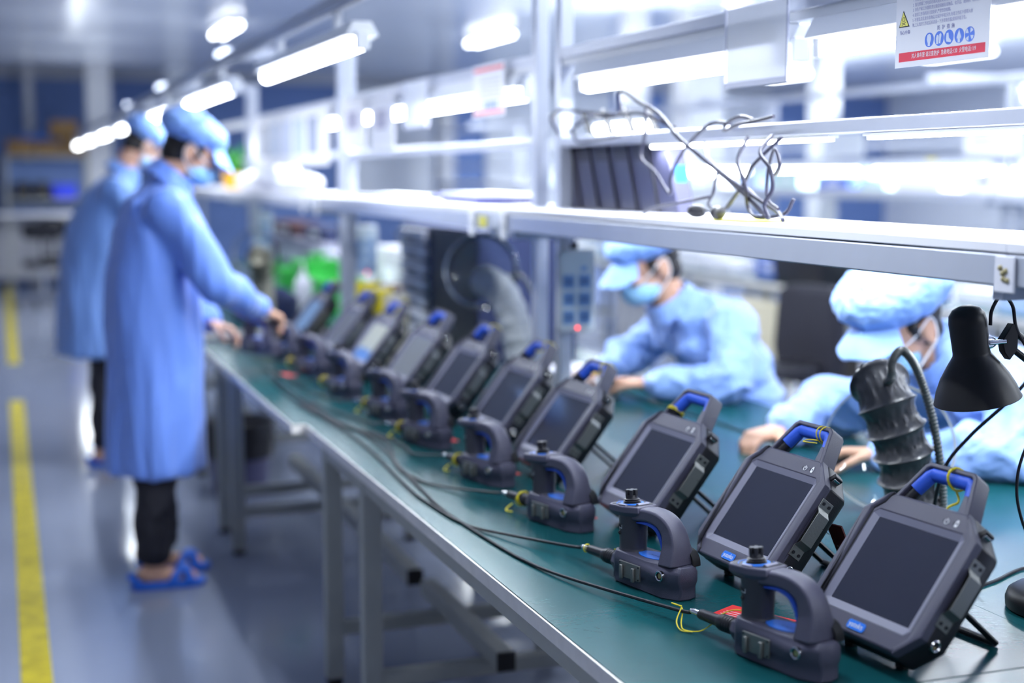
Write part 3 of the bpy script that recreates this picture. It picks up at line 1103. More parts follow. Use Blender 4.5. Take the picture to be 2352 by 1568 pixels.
    return r


CYAW = radians(-75)
CTRL = [(1.090, 1.788, 0), (1.076, 2.227, 0), (1.092, 2.727, 1), (1.082, 3.192, -1), (1.080, 3.700, 2),
        (1.084, 4.150, 0), (1.057, 4.640, -3), (1.068, 5.180, 3), (1.060, 5.680, 0), (1.010, 5.66, 10)]
CLOOK = ['cut by the bottom edge of the picture', 'sharpest in view, black cord passing before it',
         'its cord curving away from a yellow tied plug', 'tied with yellow at its front plug',
         'resting before the fifth nearest tablet', 'a thin clear tube hanging near it',
         'with a yellow tie lying at its left', 'crowded between two others near the red tag',
         'small and blurred, just before the one the man holds', 'held up by the standing man']
cproto = make_controller()
ctrls = []
for i, (x, y, dy) in enumerate(CTRL):
    c = cproto if i == 0 else copy_tree(cproto)
    a = CYAW + radians(dy)
    ox = 0.148 * cos(a) + 0.036 * sin(a)
    oy = 0.148 * sin(a) - 0.036 * cos(a)
    z = TOP
    c.location = (x - ox, y - oy, z)
    if i == 9:
        a = radians(-60)
        c.location = (0.865, 5.47, 0.822)
    c.rotation_euler = (0, 0, a)
    tag(c, '%s grey joystick controller, %s' % (ORD[i], CLOOK[i]), 'controller', 'joystick controllers in front of the tablets')
    ctrls.append(c)
bpy.context.view_layer.update()

Z0 = TOP + 0.0034
CORDS = {
    0: [(0.960, 2.389), (0.931, 2.543), (0.918, 2.688), (0.909, 2.866), (0.906, 3.018), (0.918, 3.203), (0.932, 3.409), (0.955, 3.638), (0.965, 3.864), (0.955, 4.054), (0.932, 4.395), (0.924, 4.779), (0.925, 5.108), (0.949, 5.472)],
    1: [(0.951, 2.735), (0.920, 2.816), (0.902, 2.902), (0.893, 3.045), (0.890, 3.187), (0.905, 3.446), (0.920, 3.712), (0.923, 3.993), (0.908, 4.314), (0.896, 4.789), (0.905, 5.174)],
    2: [(0.985, 3.18), (0.948, 3.269), (0.930, 3.408), (0.942, 3.549), (0.975, 3.694), (0.990, 3.845), (0.977, 3.972), (0.945, 4.135), (0.905, 4.585)],
    3: [(1.010, 3.60), (1.020, 3.72), (1.010, 3.851), (0.990, 3.965), (0.945, 4.08), (0.912, 4.259), (0.886, 4.563)],
    4: [(1.02, 4.10), (1.00, 4.22), (0.97, 4.38), (0.94, 4.60)],
    5: [(1.02, 4.55), (1.00, 4.70), (0.975, 4.85), (0.955, 5.05)],
    6: [(0.99, 5.00), (0.97, 5.15), (0.95, 5.3), (0.93, 5.5)],
    7: [(0.99, 5.55), (0.97, 5.65), (0.94, 5.8)],
    8: [(1.00, 6.08), (0.98, 6.16), (0.95, 6.25)],
}
for i, c in enumerate(ctrls):
    Mi = c.matrix_world.inverted()
    s0 = c.matrix_world @ Vector((-0.124, 0, 0.030))
    s1 = c.matrix_world @ Vector((-0.165, 0, 0.022))
    pts = [s0, s1]
    if i in CORDS:
        zz = Z0 + 0.0006 * i
        pts += [Vector((a, b, zz + (0.004 if k == 0 else 0))) for k, (a, b) in enumerate(CORDS[i])]
    else:
        pts += [Vector((0.85, 5.80, 0.80)), Vector((0.90, 5.95, Z0 + 0.006)), Vector((0.93, 6.05, Z0 + 0.006))]
    pts = spline(pts, 6)
    MB().tube([Mi @ p for p in pts], 0.0033, 8).build('insertion_cord', M_cable, c, smooth=True)


def yellow_bits():
    """loose yellow ties at the plugs"""
    # on the nearest controller: knot on the cord, loop to the plug and a strand back to the table
    def put(i, pts, rad=0.0011):
        c = ctrls[i]
        p2 = spline(pts, 6)
        return MB().tube(p2, rad, 6).build('cord_tie', M_yellow, c)

    def ringx(x, y, z, rr, rad=0.0013, tilt=0.0):
        mb = MB()
        pts = [Vector((x + tilt * rr * sin(2 * pi * k / 14), y + rr * cos(2 * pi * k / 14), z + rr * sin(2 * pi * k / 14))) for k in range(15)]
        return mb.tube(pts, rad, 6)
    put(0, [(-0.150, 0.0, 0.031), (-0.163, -0.010, 0.035), (-0.170, 0.0, 0.030), (-0.160, 0.008, 0.026), (-0.148, 0.0, 0.020), (-0.135, -0.014, 0.008), (-0.118, -0.022, 0.003), (-0.092, -0.010, 0.006), (-0.078, 0.010, 0.022)])
    put(0, [(-0.150, 0.0, 0.030), (-0.140, -0.020, 0.012), (-0.120, -0.028, 0.003), (-0.100, -0.020, 0.004)])
    put(0, [(-0.078, 0.012, 0.030), (-0.060, 0.030, 0.042), (-0.035, 0.034, 0.045), (-0.010, 0.030, 0.040), (0.006, 0.030, 0.044)])
    ringx(-0.112, 0, 0.030, 0.0078).build('cord_tie', M_yellow, ctrls[1])
    put(1, [(-0.045, 0.014, 0.040), (-0.030, 0.026, 0.045), (-0.012, 0.034, 0.056), (0.002, 0.034, 0.062), (-0.008, 0.030, 0.060), (-0.030, 0.022, 0.048)])
    for i in (2, 3, 4, 5):
        mb = ringx(-0.052, 0, 0.030, 0.0165, 0.0022, 0.3)
        mb.tube([Vector((-0.060 + 0.004 * k, 0.0162 * cos(k), 0.030 + 0.0162 * sin(k))) for k in range(7)], 0.002, 6)
        mb.build('cord_tie', M_yellow, ctrls[i])
        put(i, [(-0.075, -0.010, 0.016), (-0.080, -0.022, 0.006), (-0.070, -0.03, 0.003), (-0.055, -0.026, 0.003)], 0.0018)
    for i in (6, 7, 8):
        mb = ringx(-0.09, 0, 0.030, 0.015, 0.003, 0.3)
        mb.build('cord_tie', M_yellow, ctrls[i])


yellow_bits()

# red paper slips lying between controllers and tablets


def red_slip(x, y, rz, w, h, label, text=False):
    r = empty('paper_slip', (x, y, TOP), rz)
    MB().box(-w / 2, w / 2, -h / 2, h / 2, 0.0002, 0.0012).build('slip_sheet', M_red, r)
    if text:
        mb = MB()
        for k in range(5):
            mb.box(-w * 0.42, w * (0.05 + 0.06 * k), -h * 0.36 + k * h * 0.11, -h * 0.36 + k * h * 0.11 + 0.0016, 0.0012, 0.0014)
        for k in range(4):
            mb.box(w * 0.20, w * 0.42, -h * 0.1 + k * h * 0.13, -h * 0.1 + k * h * 0.13 + 0.0013, 0.0012, 0.0014)
        mb.build('printed_lines', M_white, r)
    tag(r, label, 'paper slip', 'red paper slips on the bench')


red_slip(1.172, 2.072, radians(-62), 0.13, 0.085, 'red printed paper slip showing through the handle of the nearest controller', True)
red_slip(1.175, 2.845, radians(-80), 0.07, 0.05, 'red slip tucked between the third tablet and the sharpest controller')
red_slip(1.176, 3.330, radians(-80), 0.06, 0.05, 'red slip between the third controller and the fourth tablet')
red_slip(1.165, 3.815, radians(-85), 0.07, 0.05, 'pinkish red slip right of the fifth controller')
red_slip(0.985, 5.28, radians(-70), 0.09, 0.04, 'bright red tag at the far end by the bundle of cords')

# ------------------------------------------------------------------ people


def folds(a=0.010, b=0.005, zf=3.2, off=0.0):
    def f(co, n):
        p = Vector((co.x * 8 + off, co.y * 8, co.z * zf))
        q = Vector((co.x * 20, co.y * 20 + off, co.z * zf * 2.4))
        s = Vector((co.x * 11, co.y * 11 - off, co.z * 15)) if zf > 4 else Vector((co.x * 6, co.y * 6 - off, co.z * zf * 1.3))
        r = 1 - abs(noise.noise(s)) * 2.2
        return a * noise.noise(p) + b * noise.noise(q) + 0.35 * a * max(0, r) ** 2 - 0.1 * a
    return f


def fine(a=0.004, f1=45):
    def f(co, n):
        return a * noise.noise(co * f1) + a * 0.5 * noise.noise(co * f1 * 2.3)
    return f


def hand(mb, wrist, fwd, back, side, curl=0.6, s=1.0, thumb=1, rad=1.0):
    """palm, four fingers and a thumb; fwd = along the palm, back = back of the hand, side = towards the thumb"""
    w = Vector(wrist)
    f, b = Vector(fwd).normalized(), Vector(back).normalized()
    sd = Vector(side)
    sd = (sd - f * sd.dot(f)).normalized()
    b = (b - f * b.dot(f) - sd * b.dot(sd)).normalized()
    mb.cap(w - f * 0.02 * s, 0.024 * s, w + f * 0.015 * s, 0.021 * s)
    kn = []
    for k, (o, l) in enumerate(((0.028, 0.088), (0.0095, 0.092), (-0.009, 0.088), (-0.027, 0.080))):
        k0 = w + f * 0.012 * s + sd * o * 0.55 * s
        k1 = w + f * l * s + sd * o * s
        mb.cap(k0, 0.0165 * s * rad, k1, 0.0115 * s * rad, 10)
        kn.append(k1)
    for k, L in enumerate((0.072, 0.080, 0.074, 0.058)):
        p = kn[k]
        d = (f + sd * (0.10 - 0.07 * k)).normalized()
        c = curl * (0.85 + 0.12 * k)
        ax = sd
        q = Quaternion(ax, 0)
        ang = 0
        sgn = -1 if (f.cross(sd)).dot(b) < 0 else 1
        rr = (0.0098, 0.0090, 0.0082, 0.0070)
        for j, part in enumerate((0.46, 0.30, 0.24)):
            ang += c * (0.8, 1.0, 0.7)[j]
            dd = (d * cos(ang) - b * sin(ang)).normalized()
            e = p + dd * L * part * s
            mb.cap(p, rr[j] * s * rad, e, rr[j + 1] * s * rad, 8)
            p = e
    t0 = w + f * 0.022 * s + sd * 0.022 * s
    t1 = t0 + (f * 0.55 + sd * 0.75 - b * 0.25).normalized() * 0.042 * s
    t2 = t1 + (f * 0.9 + sd * 0.25 - b * (0.3 + 0.4 * curl)).normalized() * 0.032 * s
    t3 = t2 + (f * 0.9 - sd * 0.1 - b * (0.3 + 0.5 * curl)).normalized() * 0.026 * s
    mb.cap(t0, 0.0145 * s * rad, t1, 0.0115 * s * rad, 10)
    mb.cap(t1, 0.0110 * s * rad, t2, 0.0098 * s * rad, 8)
    mb.cap(t2, 0.0098 * s * rad, t3, 0.0080 * s * rad, 8)


def person(name, label, loc, rz, P):
    r = empty(name, loc, rz)
    tag(r, label, 'person')
    S = P.get('hs', 1.0)
    H = Vector(P['head'])
    R = Matrix.Rotation(P.get('yaw', 0), 4, 'Z') @ Matrix.Rotation(P['pitch'], 4, 'Y')
    HM = Matrix.Translation(H) @ R @ Matrix.Diagonal((S, S, S, 1))
    R3 = R.to_3x3()

    def h(x, y, z):
        return HM @ Vector((x, y, z))

    def hb(mb, c, rr, n=18, m=12):
        return mb.ball(h(*c), tuple(q * S for q in rr), R3, n, m)
    # body: one continuous skin
    mb = MB()
    hb(mb, (-0.008, 0, 0.028), (0.098, 0.076, 0.098))
    hb(mb, (0.030, 0, -0.040), (0.062, 0.060, 0.062))
    hb(mb, (0.058, 0, -0.082), (0.030, 0.034, 0.024))
    mb.cap(h(0.086, 0, 0.012), 0.009 * S, h(0.108, 0, -0.022), 0.014 * S)
    hb(mb, (0.070, 0.028, -0.020), (0.020, 0.024, 0.022))
    hb(mb, (0.070, -0.028, -0.020), (0.020, 0.024, 0.022))
    hb(mb, (0.078, 0, 0.030), (0.016, 0.055, 0.014))
    mb.cap(h(0.088, -0.016, -0.052), 0.0075 * S, h(0.088, 0.016, -0.052), 0.0075 * S)
    for s in (-1, 1):
        hb(mb, (-0.012, s * 0.077, -0.006), (0.021, 0.009, 0.032))
        hb(mb, (-0.010, s * 0.079, -0.030), (0.011, 0.008, 0.012))
    mb.cap(h(-0.030, 0, -0.050), 0.056, Vector(P['neck']), 0.062)
    sp = [Vector(q) for q in P['spine']]
    for k in range(len(sp) - 1):
        mb.cap(sp[k], P['sr'][k], sp[k + 1], P['sr'][k + 1], 18)
    for sd in (0, 1):
        a, b, c = [Vector(q) for q in P['arms'][sd][:3]]
        mb.cap(sp[-1], 0.07, a, 0.055)
        mb.cap(a, 0.052, b, 0.040)
        mb.cap(b, 0.040, c, 0.026)
        hd = P['arms'][sd][3]
        hand(mb, c, *hd[:3], curl=hd[3], s=S, rad=1.05)
        hip, kn, an = [Vector(q) for q in P['legs'][sd]]
        mb.cap(sp[0], 0.10, hip, 0.085)
        mb.cap(hip, 0.080, kn, 0.055)
        mb.cap(kn, 0.054, an, 0.036)
        mb.cap(an + Vector((-0.03, 0, -0.035)), 0.034, an + Vector((0.13, 0, -0.055)), 0.026)
    mb.build('body', M_skin, r, remesh=P.get('vox', 0.005), relax=3)
    # eyes and brows
    for s in (-1, 1):
        e = hb(MB(), (0.079, s * 0.031, 0.008), (0.0115, 0.0125, 0.010)).build('eye', M_white, r, smooth=True)
        hb(MB(), (0.0875, s * 0.031, 0.007), (0.0045, 0.0062, 0.0062)).build('iris', M_hair, e, smooth=True)
        MB().tube([h(0.088, s * 0.016, 0.028), h(0.086, s * 0.032, 0.033), h(0.074, s * 0.050, 0.028)], 0.0035 * S, 6).build('eyebrow', M_hair, r, smooth=True)
    # hair
    mb = MB()
    hb(mb, (-0.020, 0, 0.030), (0.094, 0.081, 0.094))
    hb(mb, (-0.046, 0, -0.030), (0.060, 0.064, 0.052))
    for s in (-1, 1):
        mb.cap(h(0.028, s * 0.073, 0.020), 0.012 * S, h(0.020, s * 0.074, -0.012), 0.007 * S)
    mb.build('hair', M_hair, r, remesh=0.005, relax=2, disp=fine(0.002, 60))
    # cap: gathered crown, band, peak
    mb = MB()
    cx, cz = P.get('capc', (-0.030, 0.085))
    cr = P.get('capr', (0.142, 0.122, 0.078))
    hb(mb, (cx, 0, cz), cr, 28, 18)
    hb(mb, (-0.014, 0, 0.066), (0.108, 0.091, 0.036), 28, 12)
    cp = mb.build('cap', P.get('capm', M_cap), r, remesh=0.0055, relax=2,
                  disp=lambda co, n: 0.007 * noise.noise(co * 24) + 0.0045 * noise.noise(co * 60) - 0.003 * abs(noise.noise(co * 36)))
    vs, fs = [], []
    na, nr = 16, 7
    for lay in (0, 1):
        for i in range(na + 1):
            a = radians(-52 + 104 * i / na)
            for j in range(nr + 1):
                t = j / nr
                rad = 0.088 + P.get('peak', 0.066) * t * cos(a * 0.95)
                x = rad * cos(a) * 1.05 + 0.004
                y = rad * sin(a) * 0.95
                z = 0.058 - P.get('peak', 0.066) * 0.85 * t * cos(a * 0.95) - 0.020 * abs(sin(a)) + 0.003 * sin(9 * a) * t - lay * 0.004
                vs.append(h(x, y, z))
    w = nr + 1
    L = (na + 1) * w
    for i in range(na):
        for j in range(nr):
            q = (i * w + j, i * w + j + 1, (i + 1) * w + j + 1, (i + 1) * w + j)
            fs.append(q)
            fs.append(tuple(L + k for k in q[::-1]))
    for i in range(na):
        fs.append((i * w + nr, (i + 1) * w + nr, L + (i + 1) * w + nr, L + i * w + nr))
        fs.append((i * w, L + i * w, L + (i + 1) * w, (i + 1) * w))
    for j in range(nr):
        fs.append((j, j + 1, L + j + 1, L + j))
        fs.append((na * w + j, L + na * w + j, L + na * w + j + 1, na * w + j + 1))
    MB().add(vs, fs).build('cap_peak', P.get('capm', M_cap), cp, smooth=True)
    # mask with ear loops
    mb = MB()
    hb(mb, (0.048, 0, -0.060), (0.064, 0.067, 0.044), 24, 14)
    hb(mb, (0.092, 0, -0.036), (0.024, 0.022, 0.024))
    mk = mb.build('face_mask', M_mask, r, remesh=0.0045, relax=2,
                  disp=lambda co, n: 0.0014 * sin((HM.inverted() @ co).z * 330))
    for s in (-1, 1):
        MB().tube(spline([h(0.062, s * 0.062, -0.018), h(0.030, s * 0.078, -0.002), h(-0.014, s * 0.088, 0.024), h(-0.030, s * 0.084, 0.008)], 5), 0.0022 * S, 6).build('ear_loop', M_white, mk, smooth=True)
        MB().tube(spline([h(0.040, s * 0.066, -0.082), h(0.012, s * 0.074, -0.062), h(-0.022, s * 0.086, -0.030), h(-0.030, s * 0.084, 0.008)], 5), 0.0022 * S, 6).build('ear_loop', M_white, mk, smooth=True)
    # coat
    mb = MB()
    P['coat'](mb)
    cm = P.get('coatm', M_coat)
    for sd in (0, 1):
        a, b, c = [Vector(q) for q in P['arms'][sd][:3]]
        c2 = b.lerp(c, 0.93)
        k = P.get('slv', 1.0)
        mb.cap(a.lerp(sp[-1], 0.5), 0.09 * k, a, 0.085 * k, 18)
        mb.cap(a, 0.085 * k, b, 0.070 * k, 18)
        mb.cap(b, 0.070 * k, c2, 0.050 * k, 18)
    ct = mb.build('coat', cm, r, remesh=0.009, relax=3, disp=folds(*P.get('fold', (0.024, 0.005, 1.9)), off=H.z * 3 + loc[1]))
    for sd in (0, 1):
        b, c = [Vector(q) for q in P['arms'][sd][1:3]]
        d = (c - b).normalized()
        MB().cap(c - d * 0.035, 0.042, c - d * 0.012, 0.036, 16).build('cuff', cm, ct, smooth=True)
    # collar
    nk = Vector(P['neck'])
    d = (H - nk).normalized()
    CM2 = Matrix.Translation(nk - d * 0.005) @ d.to_track_quat('Z', 'Y').to_matrix().to_4x4()
    MB().lathe([(0.092, -0.012), (0.086, 0.020), (0.078, 0.045), (0.083, 0.047), (0.094, 0.022), (0.104, -0.014)], 24, CM2, close=True).build('collar', cm, ct, smooth=True)
    for e in P.get('coat_parts', []):
        e(ct)
    # trousers and shoes
    mb = MB()
    for sd in (0, 1):
        hip, kn, an = [Vector(q) for q in P['legs'][sd]]
        mb.cap(sp[0], 0.125, hip, 0.10)
        mb.cap(hip, 0.098, kn, 0.078)
        mb.cap(kn, 0.078, an + Vector((0, 0, 0.05)), 0.066)
    mb.build('trousers', M_trouser, r, remesh=0.010, relax=3, disp=folds(0.010, 0.008, 9.0))
    for sd in (0, 1):
        an = Vector(P['legs'][sd][2])
        base = Vector((an.x, an.y, an.z - 0.085))
        out = [(-0.085, 0.0), (-0.075, 0.036), (-0.03, 0.042), (0.05, 0.046), (0.12, 0.050), (0.165, 0.038), (0.182, 0.0),
               (0.165, -0.038), (0.12, -0.050), (0.05, -0.046), (-0.03, -0.042), (-0.075, -0.036)]
        mb = MB()
        T = Matrix.Translation(base)
        loops(mb, [(out, 0.0), (sc(out, 1.03), 0.012), (out, 0.026)], T, True, True)
        cl = mb.build('clog', M_clog, r, bevel=0.004, smooth=False)
        mb = MB()
        for x0, x1 in ((0.155, 0.055), (0.075, 0.125)):
            pts = []
            for k in range(9):
                t = k / 8
                a = pi * t
                pts.append(base + Vector((x0 + (x1 - x0) * t, 0.049 * cos(a), 0.022 + 0.052 * sin(a))))
            mb.tube(pts, 0.015, 8, flat=0.4)
        mb.build('strap', M_clog, cl, smooth=True)
        MB().tube([base + Vector((-0.05, 0.040, 0.024)), base + Vector((-0.085, 0.02, 0.045)), base + Vector((-0.09, 0, 0.05)), base + Vector((-0.085, -0.02, 0.045)), base + Vector((-0.05, -0.040, 0.024))], 0.010, 8).build('strap', M_clog, cl, smooth=True)
    return r


def coat_stand(mb):
    mb.loft([(0.020, 0, 0.42, 0.172, 0.205), (0.020, 0, 0.45, 0.176, 0.21), (0.020, 0, 0.70, 0.170, 0.210), (0.022, 0, 0.95, 0.168, 0.205),
             (0.026, 0, 1.15, 0.155, 0.20), (0.042, 0, 1.30, 0.145, 0.205), (0.060, 0, 1.40, 0.120, 0.185), (0.085, 0, 1.465, 0.085, 0.12), (0.100, 0, 1.50, 0.070, 0.08)], 36)


def back_seam(ct):
    MB().tube(spline([(-0.060, 0, 1.44), (-0.108, 0, 1.25), (-0.146, 0, 0.95), (-0.152, 0, 0.6), (-0.152, 0, 0.43)], 5), 0.002, 6)


standing = dict(
    head=(0.180, 0, 1.580), pitch=radians(27), capr=(0.132, 0.115, 0.070), capc=(-0.028, 0.074), yaw=radians(-4), neck=(0.095, 0, 1.475),
    spine=[(0.01, 0, 0.95), (0.03, 0, 1.15), (0.06, 0, 1.34)], sr=[0.13, 0.12, 0.11],
    arms=[((0.075, -0.185, 1.375), (0.225, -0.225, 1.115), (0.415, -0.02, 1.000), ((1, 0.55, -0.5), (0.3, -0.2, 1), (-0.3, 1, 0), 0.75)),
          ((0.075, 0.185, 1.375), (0.125, 0.27, 1.09), (0.24, 0.10, 0.945), ((0.9, -0.4, -0.3), (0.2, 0.2, 1), (0, -1, 0), 0.7))],
    legs=[((0.0, -0.09, 0.90), (0.01, -0.09, 0.50), (-0.005, -0.09, 0.085)), ((0.0, 0.09, 0.90), (0.03, 0.10, 0.50), (0.04, 0.11, 0.085))],
    coat=coat_stand, vox=0.0055)
person('person', 'standing person in light blue coat, peaked cap and blue clogs, lifting the farthest controller', (0.480, 5.30, 0.0), 0.0, standing)

b = dict(standing)
b.update(head=(0.245, 0, 1.640), pitch=radians(38), yaw=radians(20), neck=(0.135, 0, 1.50),
         capr=(0.128, 0.112, 0.074), fold=(0.026, 0.005, 1.7), coatm=cloth('dull_blue_coat_cloth', (0.13, 0.25, 0.58), 0.22))


def coat_stand_b(mb):
    mb.loft([(-0.02, 0, 0.575, 0.21, 0.22), (-0.02, 0, 0.60, 0.21, 0.22), (-0.015, 0, 0.85, 0.19, 0.21), (0.0, 0, 1.05, 0.175, 0.20),
             (0.02, 0, 1.22, 0.155, 0.20), (0.060, 0, 1.36, 0.135, 0.205), (0.09, 0, 1.44, 0.115, 0.175), (0.125, 0, 1.50, 0.085, 0.11), (0.14, 0, 1.53, 0.070, 0.08)], 36)


b['coat'] = coat_stand_b
b['arms'] = [((0.10, -0.185, 1.41), (0.25, -0.22, 1.16), (0.46, -0.10, 1.02), ((1, 0.3, -0.4), (0.3, 0, 1), (0, 1, 0), 0.6)),
             ((0.10, 0.185, 1.41), (0.24, 0.24, 1.16), (0.46, 0.12, 1.02), ((1, -0.3, -0.4), (0.3, 0, 1), (0, -1, 0), 0.6))]
person('person', 'worker in dull blue coat and black trousers, standing mostly behind the nearer standing person', (0.46, 7.65, 0.0), 0.0, b)


def coat_seated(sx=0.0):
    def f(mb):
        for c, rr in (((0.02, 0, 0.56), (0.19, 0.21, 0.13)), ((0.05, 0, 0.70), (0.165, 0.20, 0.15)), ((0.11, 0, 0.84), (0.150, 0.20, 0.15)),
                      ((0.17 + sx, 0, 0.95), (0.140, 0.20, 0.13)), ((0.205 + sx, 0, 0.995), (0.120, 0.19, 0.085)), ((0.245 + sx, 0, 1.035), (0.085, 0.12, 0.07))):
            mb.ball(c, rr, None, 24, 16)
    return f


def lapels(ct):
    for s in (-1, 1):
        pts = [Vector((0.365, s * 0.012, 0.90)), Vector((0.352, s * 0.085, 1.00)), Vector((0.325, s * 0.105, 1.07)), Vector((0.300, s * 0.085, 1.12)), Vector((0.345, s * 0.035, 1.03))]
        mb = MB()
        nrm = Vector((0.8, s * 0.35, 0.3)).normalized() * 0.006
        mb.add(pts + [p - nrm for p in pts], [(0, 1, 2, 3, 4), (9, 8, 7, 6, 5)] + [(k, (k + 1) % 5, 5 + (k + 1) % 5, 5 + k) for k in range(5)])
        mb.build('lapel', M_coat2, ct, bevel=0.002)


seat1 = dict(
    head=(0.398, 0, 1.190), pitch=radians(23), yaw=radians(4), hs=1.12, neck=(0.305, 0, 1.055),
    spine=[(0.03, 0, 0.56), (0.10, 0, 0.80), (0.20, 0, 1.00)], sr=[0.12, 0.11, 0.10],
    arms=[((0.185, 0.190, 1.005), (0.235, 0.335, 0.825), (0.455, 0.135, 0.800), ((0.75, -0.75, 0.05), (0, 0.3, 1), (0.6, 0.6, 0.2), 0.55)),
          ((0.185, -0.190, 1.005), (0.290, -0.350, 0.840), (0.490, -0.190, 0.810), ((0.8, 0.65, 0.05), (0.2, -0.2, 1), (0.6, -0.6, 0), 0.55))],
    legs=[((0.06, -0.10, 0.52), (0.40, -0.14, 0.50), (0.36, -0.14, 0.085)), ((0.06, 0.10, 0.52), (0.40, 0.14, 0.50), (0.36, 0.14, 0.085))],
    coat=coat_seated(), coatm=M_coat2, vox=0.0048, fold=(0.034, 0.008, 5.5), slv=0.98, coat_parts=[lapels],
    capr=(0.135, 0.122, 0.060), capc=(-0.026, 0.078), capm=M_cap)
W1L = (2.47, 4.42, 0.0)
person('person', 'farther seated worker in pale blue coat, cap and mask, right of the grey key panel', W1L, pi, seat1)

seat2 = dict(seat1)
seat2.update(
    head=(0.405, 0, 1.110), pitch=radians(24), yaw=radians(10), hs=1.12, neck=(0.285, 0.0, 1.03),
    arms=[((0.19, 0.185, 0.965), (0.245, 0.300, 0.825), (0.480, 0.060, 0.790), ((0.8, -0.65, 0.0), (0, 0.2, 1), (0.6, 0.6, 0.2), 0.7)),
          ((0.19, -0.185, 0.940), (0.345, -0.430, 0.815), (0.575, -0.300, 0.795), ((0.95, 0.25, -0.05), (0.1, -0.1, 1), (0.3, 0.9, 0), 0.75))],
    coat=coat_seated(0.02), capr=(0.146, 0.130, 0.078), capc=(-0.014, 0.090), coat_parts=[])
W2L = (2.575, 3.10, 0.0)
person('person', 'nearer seated worker in pale blue coat, big bouffant cap, behind the grey duct', W2L, pi, seat2)

for (x, y, nm) in ((W1L[0], W1L[1], 'low round stool under the seated worker beside the grey key panel'), (W2L[0], W2L[1], 'low round stool under the nearer seated worker behind the clear hood')):
    t = empty('stool', (x + 0.02, y, 0))
    MB().lathe([(0.0, 0.40), (0.17, 0.40), (0.18, 0.41), (0.175, 0.432), (0.0, 0.435)], 28).build('seat', M_black, t, smooth=True)
    for k in range(4):
        a = pi / 4 + k * pi / 2
        MB().tube([(0.11 * cos(a), 0.11 * sin(a), 0.40), (0.17 * cos(a), 0.17 * sin(a), 0.0)], 0.012, 8).build('leg', M_steelpaint, t, smooth=True)
    tag(t, nm, 'stool', 'stools of the seated workers')

# ------------------------------------------------------------------ desk lamp, hood, duct
lp = empty('desk_lamp', (1.705, 1.93, TOP))


def LV(x, y, z):
    return Vector((x - 1.705, y - 1.93, z - TOP))


MB().lathe([(0.0, 0.0), (0.092, 0.0), (0.097, 0.004), (0.098, 0.018), (0.094, 0.030), (0.080, 0.040), (0.045, 0.048), (0.0, 0.050)], 40).build('base', M_lampblack, lp, smooth=True)
sa, sb = LV(1.607, 2.10, 1.268), LV(1.640, 2.10, 1.098)
ax = (sb - sa).normalized()
SM = Matrix.Translation(sa) @ ax.to_track_quat('Z', 'Y').to_matrix().to_4x4()
Lh = (sb - sa).length
prof = [(0.0, 0.0), (0.012, 0.001), (0.024, 0.006), (0.0315, 0.016), (0.0335, 0.030), (0.0325, 0.085), (0.0335, 0.090), (0.046, 0.108), (0.060, 0.130), (0.070, 0.152), (0.0765, 0.174), (0.0775, Lh),
        (0.0755, Lh), (0.0745, 0.174), (0.068, 0.153), (0.058, 0.131), (0.044, 0.110), (0.030, 0.092), (0.0, 0.088)]
sh = MB().lathe(prof, 44, SM).build('shade', M_lampblack, lp, smooth=True)
MB().ball(SM @ Vector((0, 0, Lh - 0.028)), 0.033, None, 24, 16).build('bulb', M_bulb, lp, smooth=True)
cp_ = LV(1.655, 2.085, 1.205)
MB().ball(LV(1.640, 2.078, 1.203), (0.020, 0.006, 0.012)).build('clip_plate', M_chrome, lp, smooth=True)
MB().cyl(LV(1.640, 2.074, 1.203), LV(1.672, 2.070, 1.205), 0.0045, 12).build('pivot_bolt', M_chrome, lp, smooth=True)
mb = MB().prism([(0.0, 0.0), (0.022, 0.030), (0.034, 0.022), (0.034, -0.018), (0.018, -0.036), (0.006, -0.022)], -0.008, 0.008,
                Matrix.Translation(LV(1.664, 2.076, 1.207)) @ Matrix.Rotation(pi / 2, 4, 'X'))
mb.build('knuckle', M_lampblack, lp, bevel=0.0015)
elb = LV(1.930, 2.06, 1.040)
for dz in (0.016, -0.016):
    MB().tube([LV(1.690, 2.076, 1.208 + dz), elb + Vector((0, 0, dz))], 0.0075, 10, flat=0.8).build('upper_arm', M_lampblack, lp, smooth=True)
MB().prism([(-0.02, 0.03), (0.02, 0.02), (0.02, -0.03), (-0.02, -0.03)], -0.010, 0.010, Matrix.Translation(elb) @ Matrix.Rotation(pi / 2, 4, 'X')).build('elbow', M_lampblack, lp, bevel=0.002)
for dx in (0.013, -0.013):
    MB().tube([elb + Vector((dx, 0, -0.01)), Vector((0.045 + dx, 0.02, 0.045))], 0.0065, 10, flat=0.8).build('lower_arm', M_lampblack, lp, smooth=True)
MB().tube(spline([LV(1.638, 2.07, 1.235), LV(1.640, 2.07, 1.262), LV(1.660, 2.07, 1.288), LV(1.684, 2.07, 1.268), LV(1.694, 2.07, 1.228), LV(1.72, 2.07, 1.19)], 6), 0.0032, 8).build('power_cord', M_cable, lp, smooth=True)
tag(lp, 'black bell-shaped desk lamp on a round base at the right edge of the bench', 'desk lamp')
cord = MB().tube(spline([(1.86, 2.18, 1.16), (1.80, 2.20, 1.08), (1.735, 2.24, 1.00), (1.700, 2.27, 0.93), (1.72, 2.32, 0.82), (1.80, 2.36, TOP + 0.004)], 8), 0.0036, 8).build('cord', M_cable, None, smooth=True)
tag(cord, 'thick black cord sloping down behind the nearest tablet, below the desk lamp shade', 'cord')
cord = MB().tube(spline([(1.86, 2.10, 1.14), (1.78, 2.10, 1.05), (1.742, 2.10, 0.98), (1.735, 2.10, 0.92), (1.752, 2.10, 0.86), (1.80, 2.12, 0.80), (1.86, 2.16, TOP + 0.004)], 8), 0.0028, 8).build('cord', M_cable, None, smooth=True)
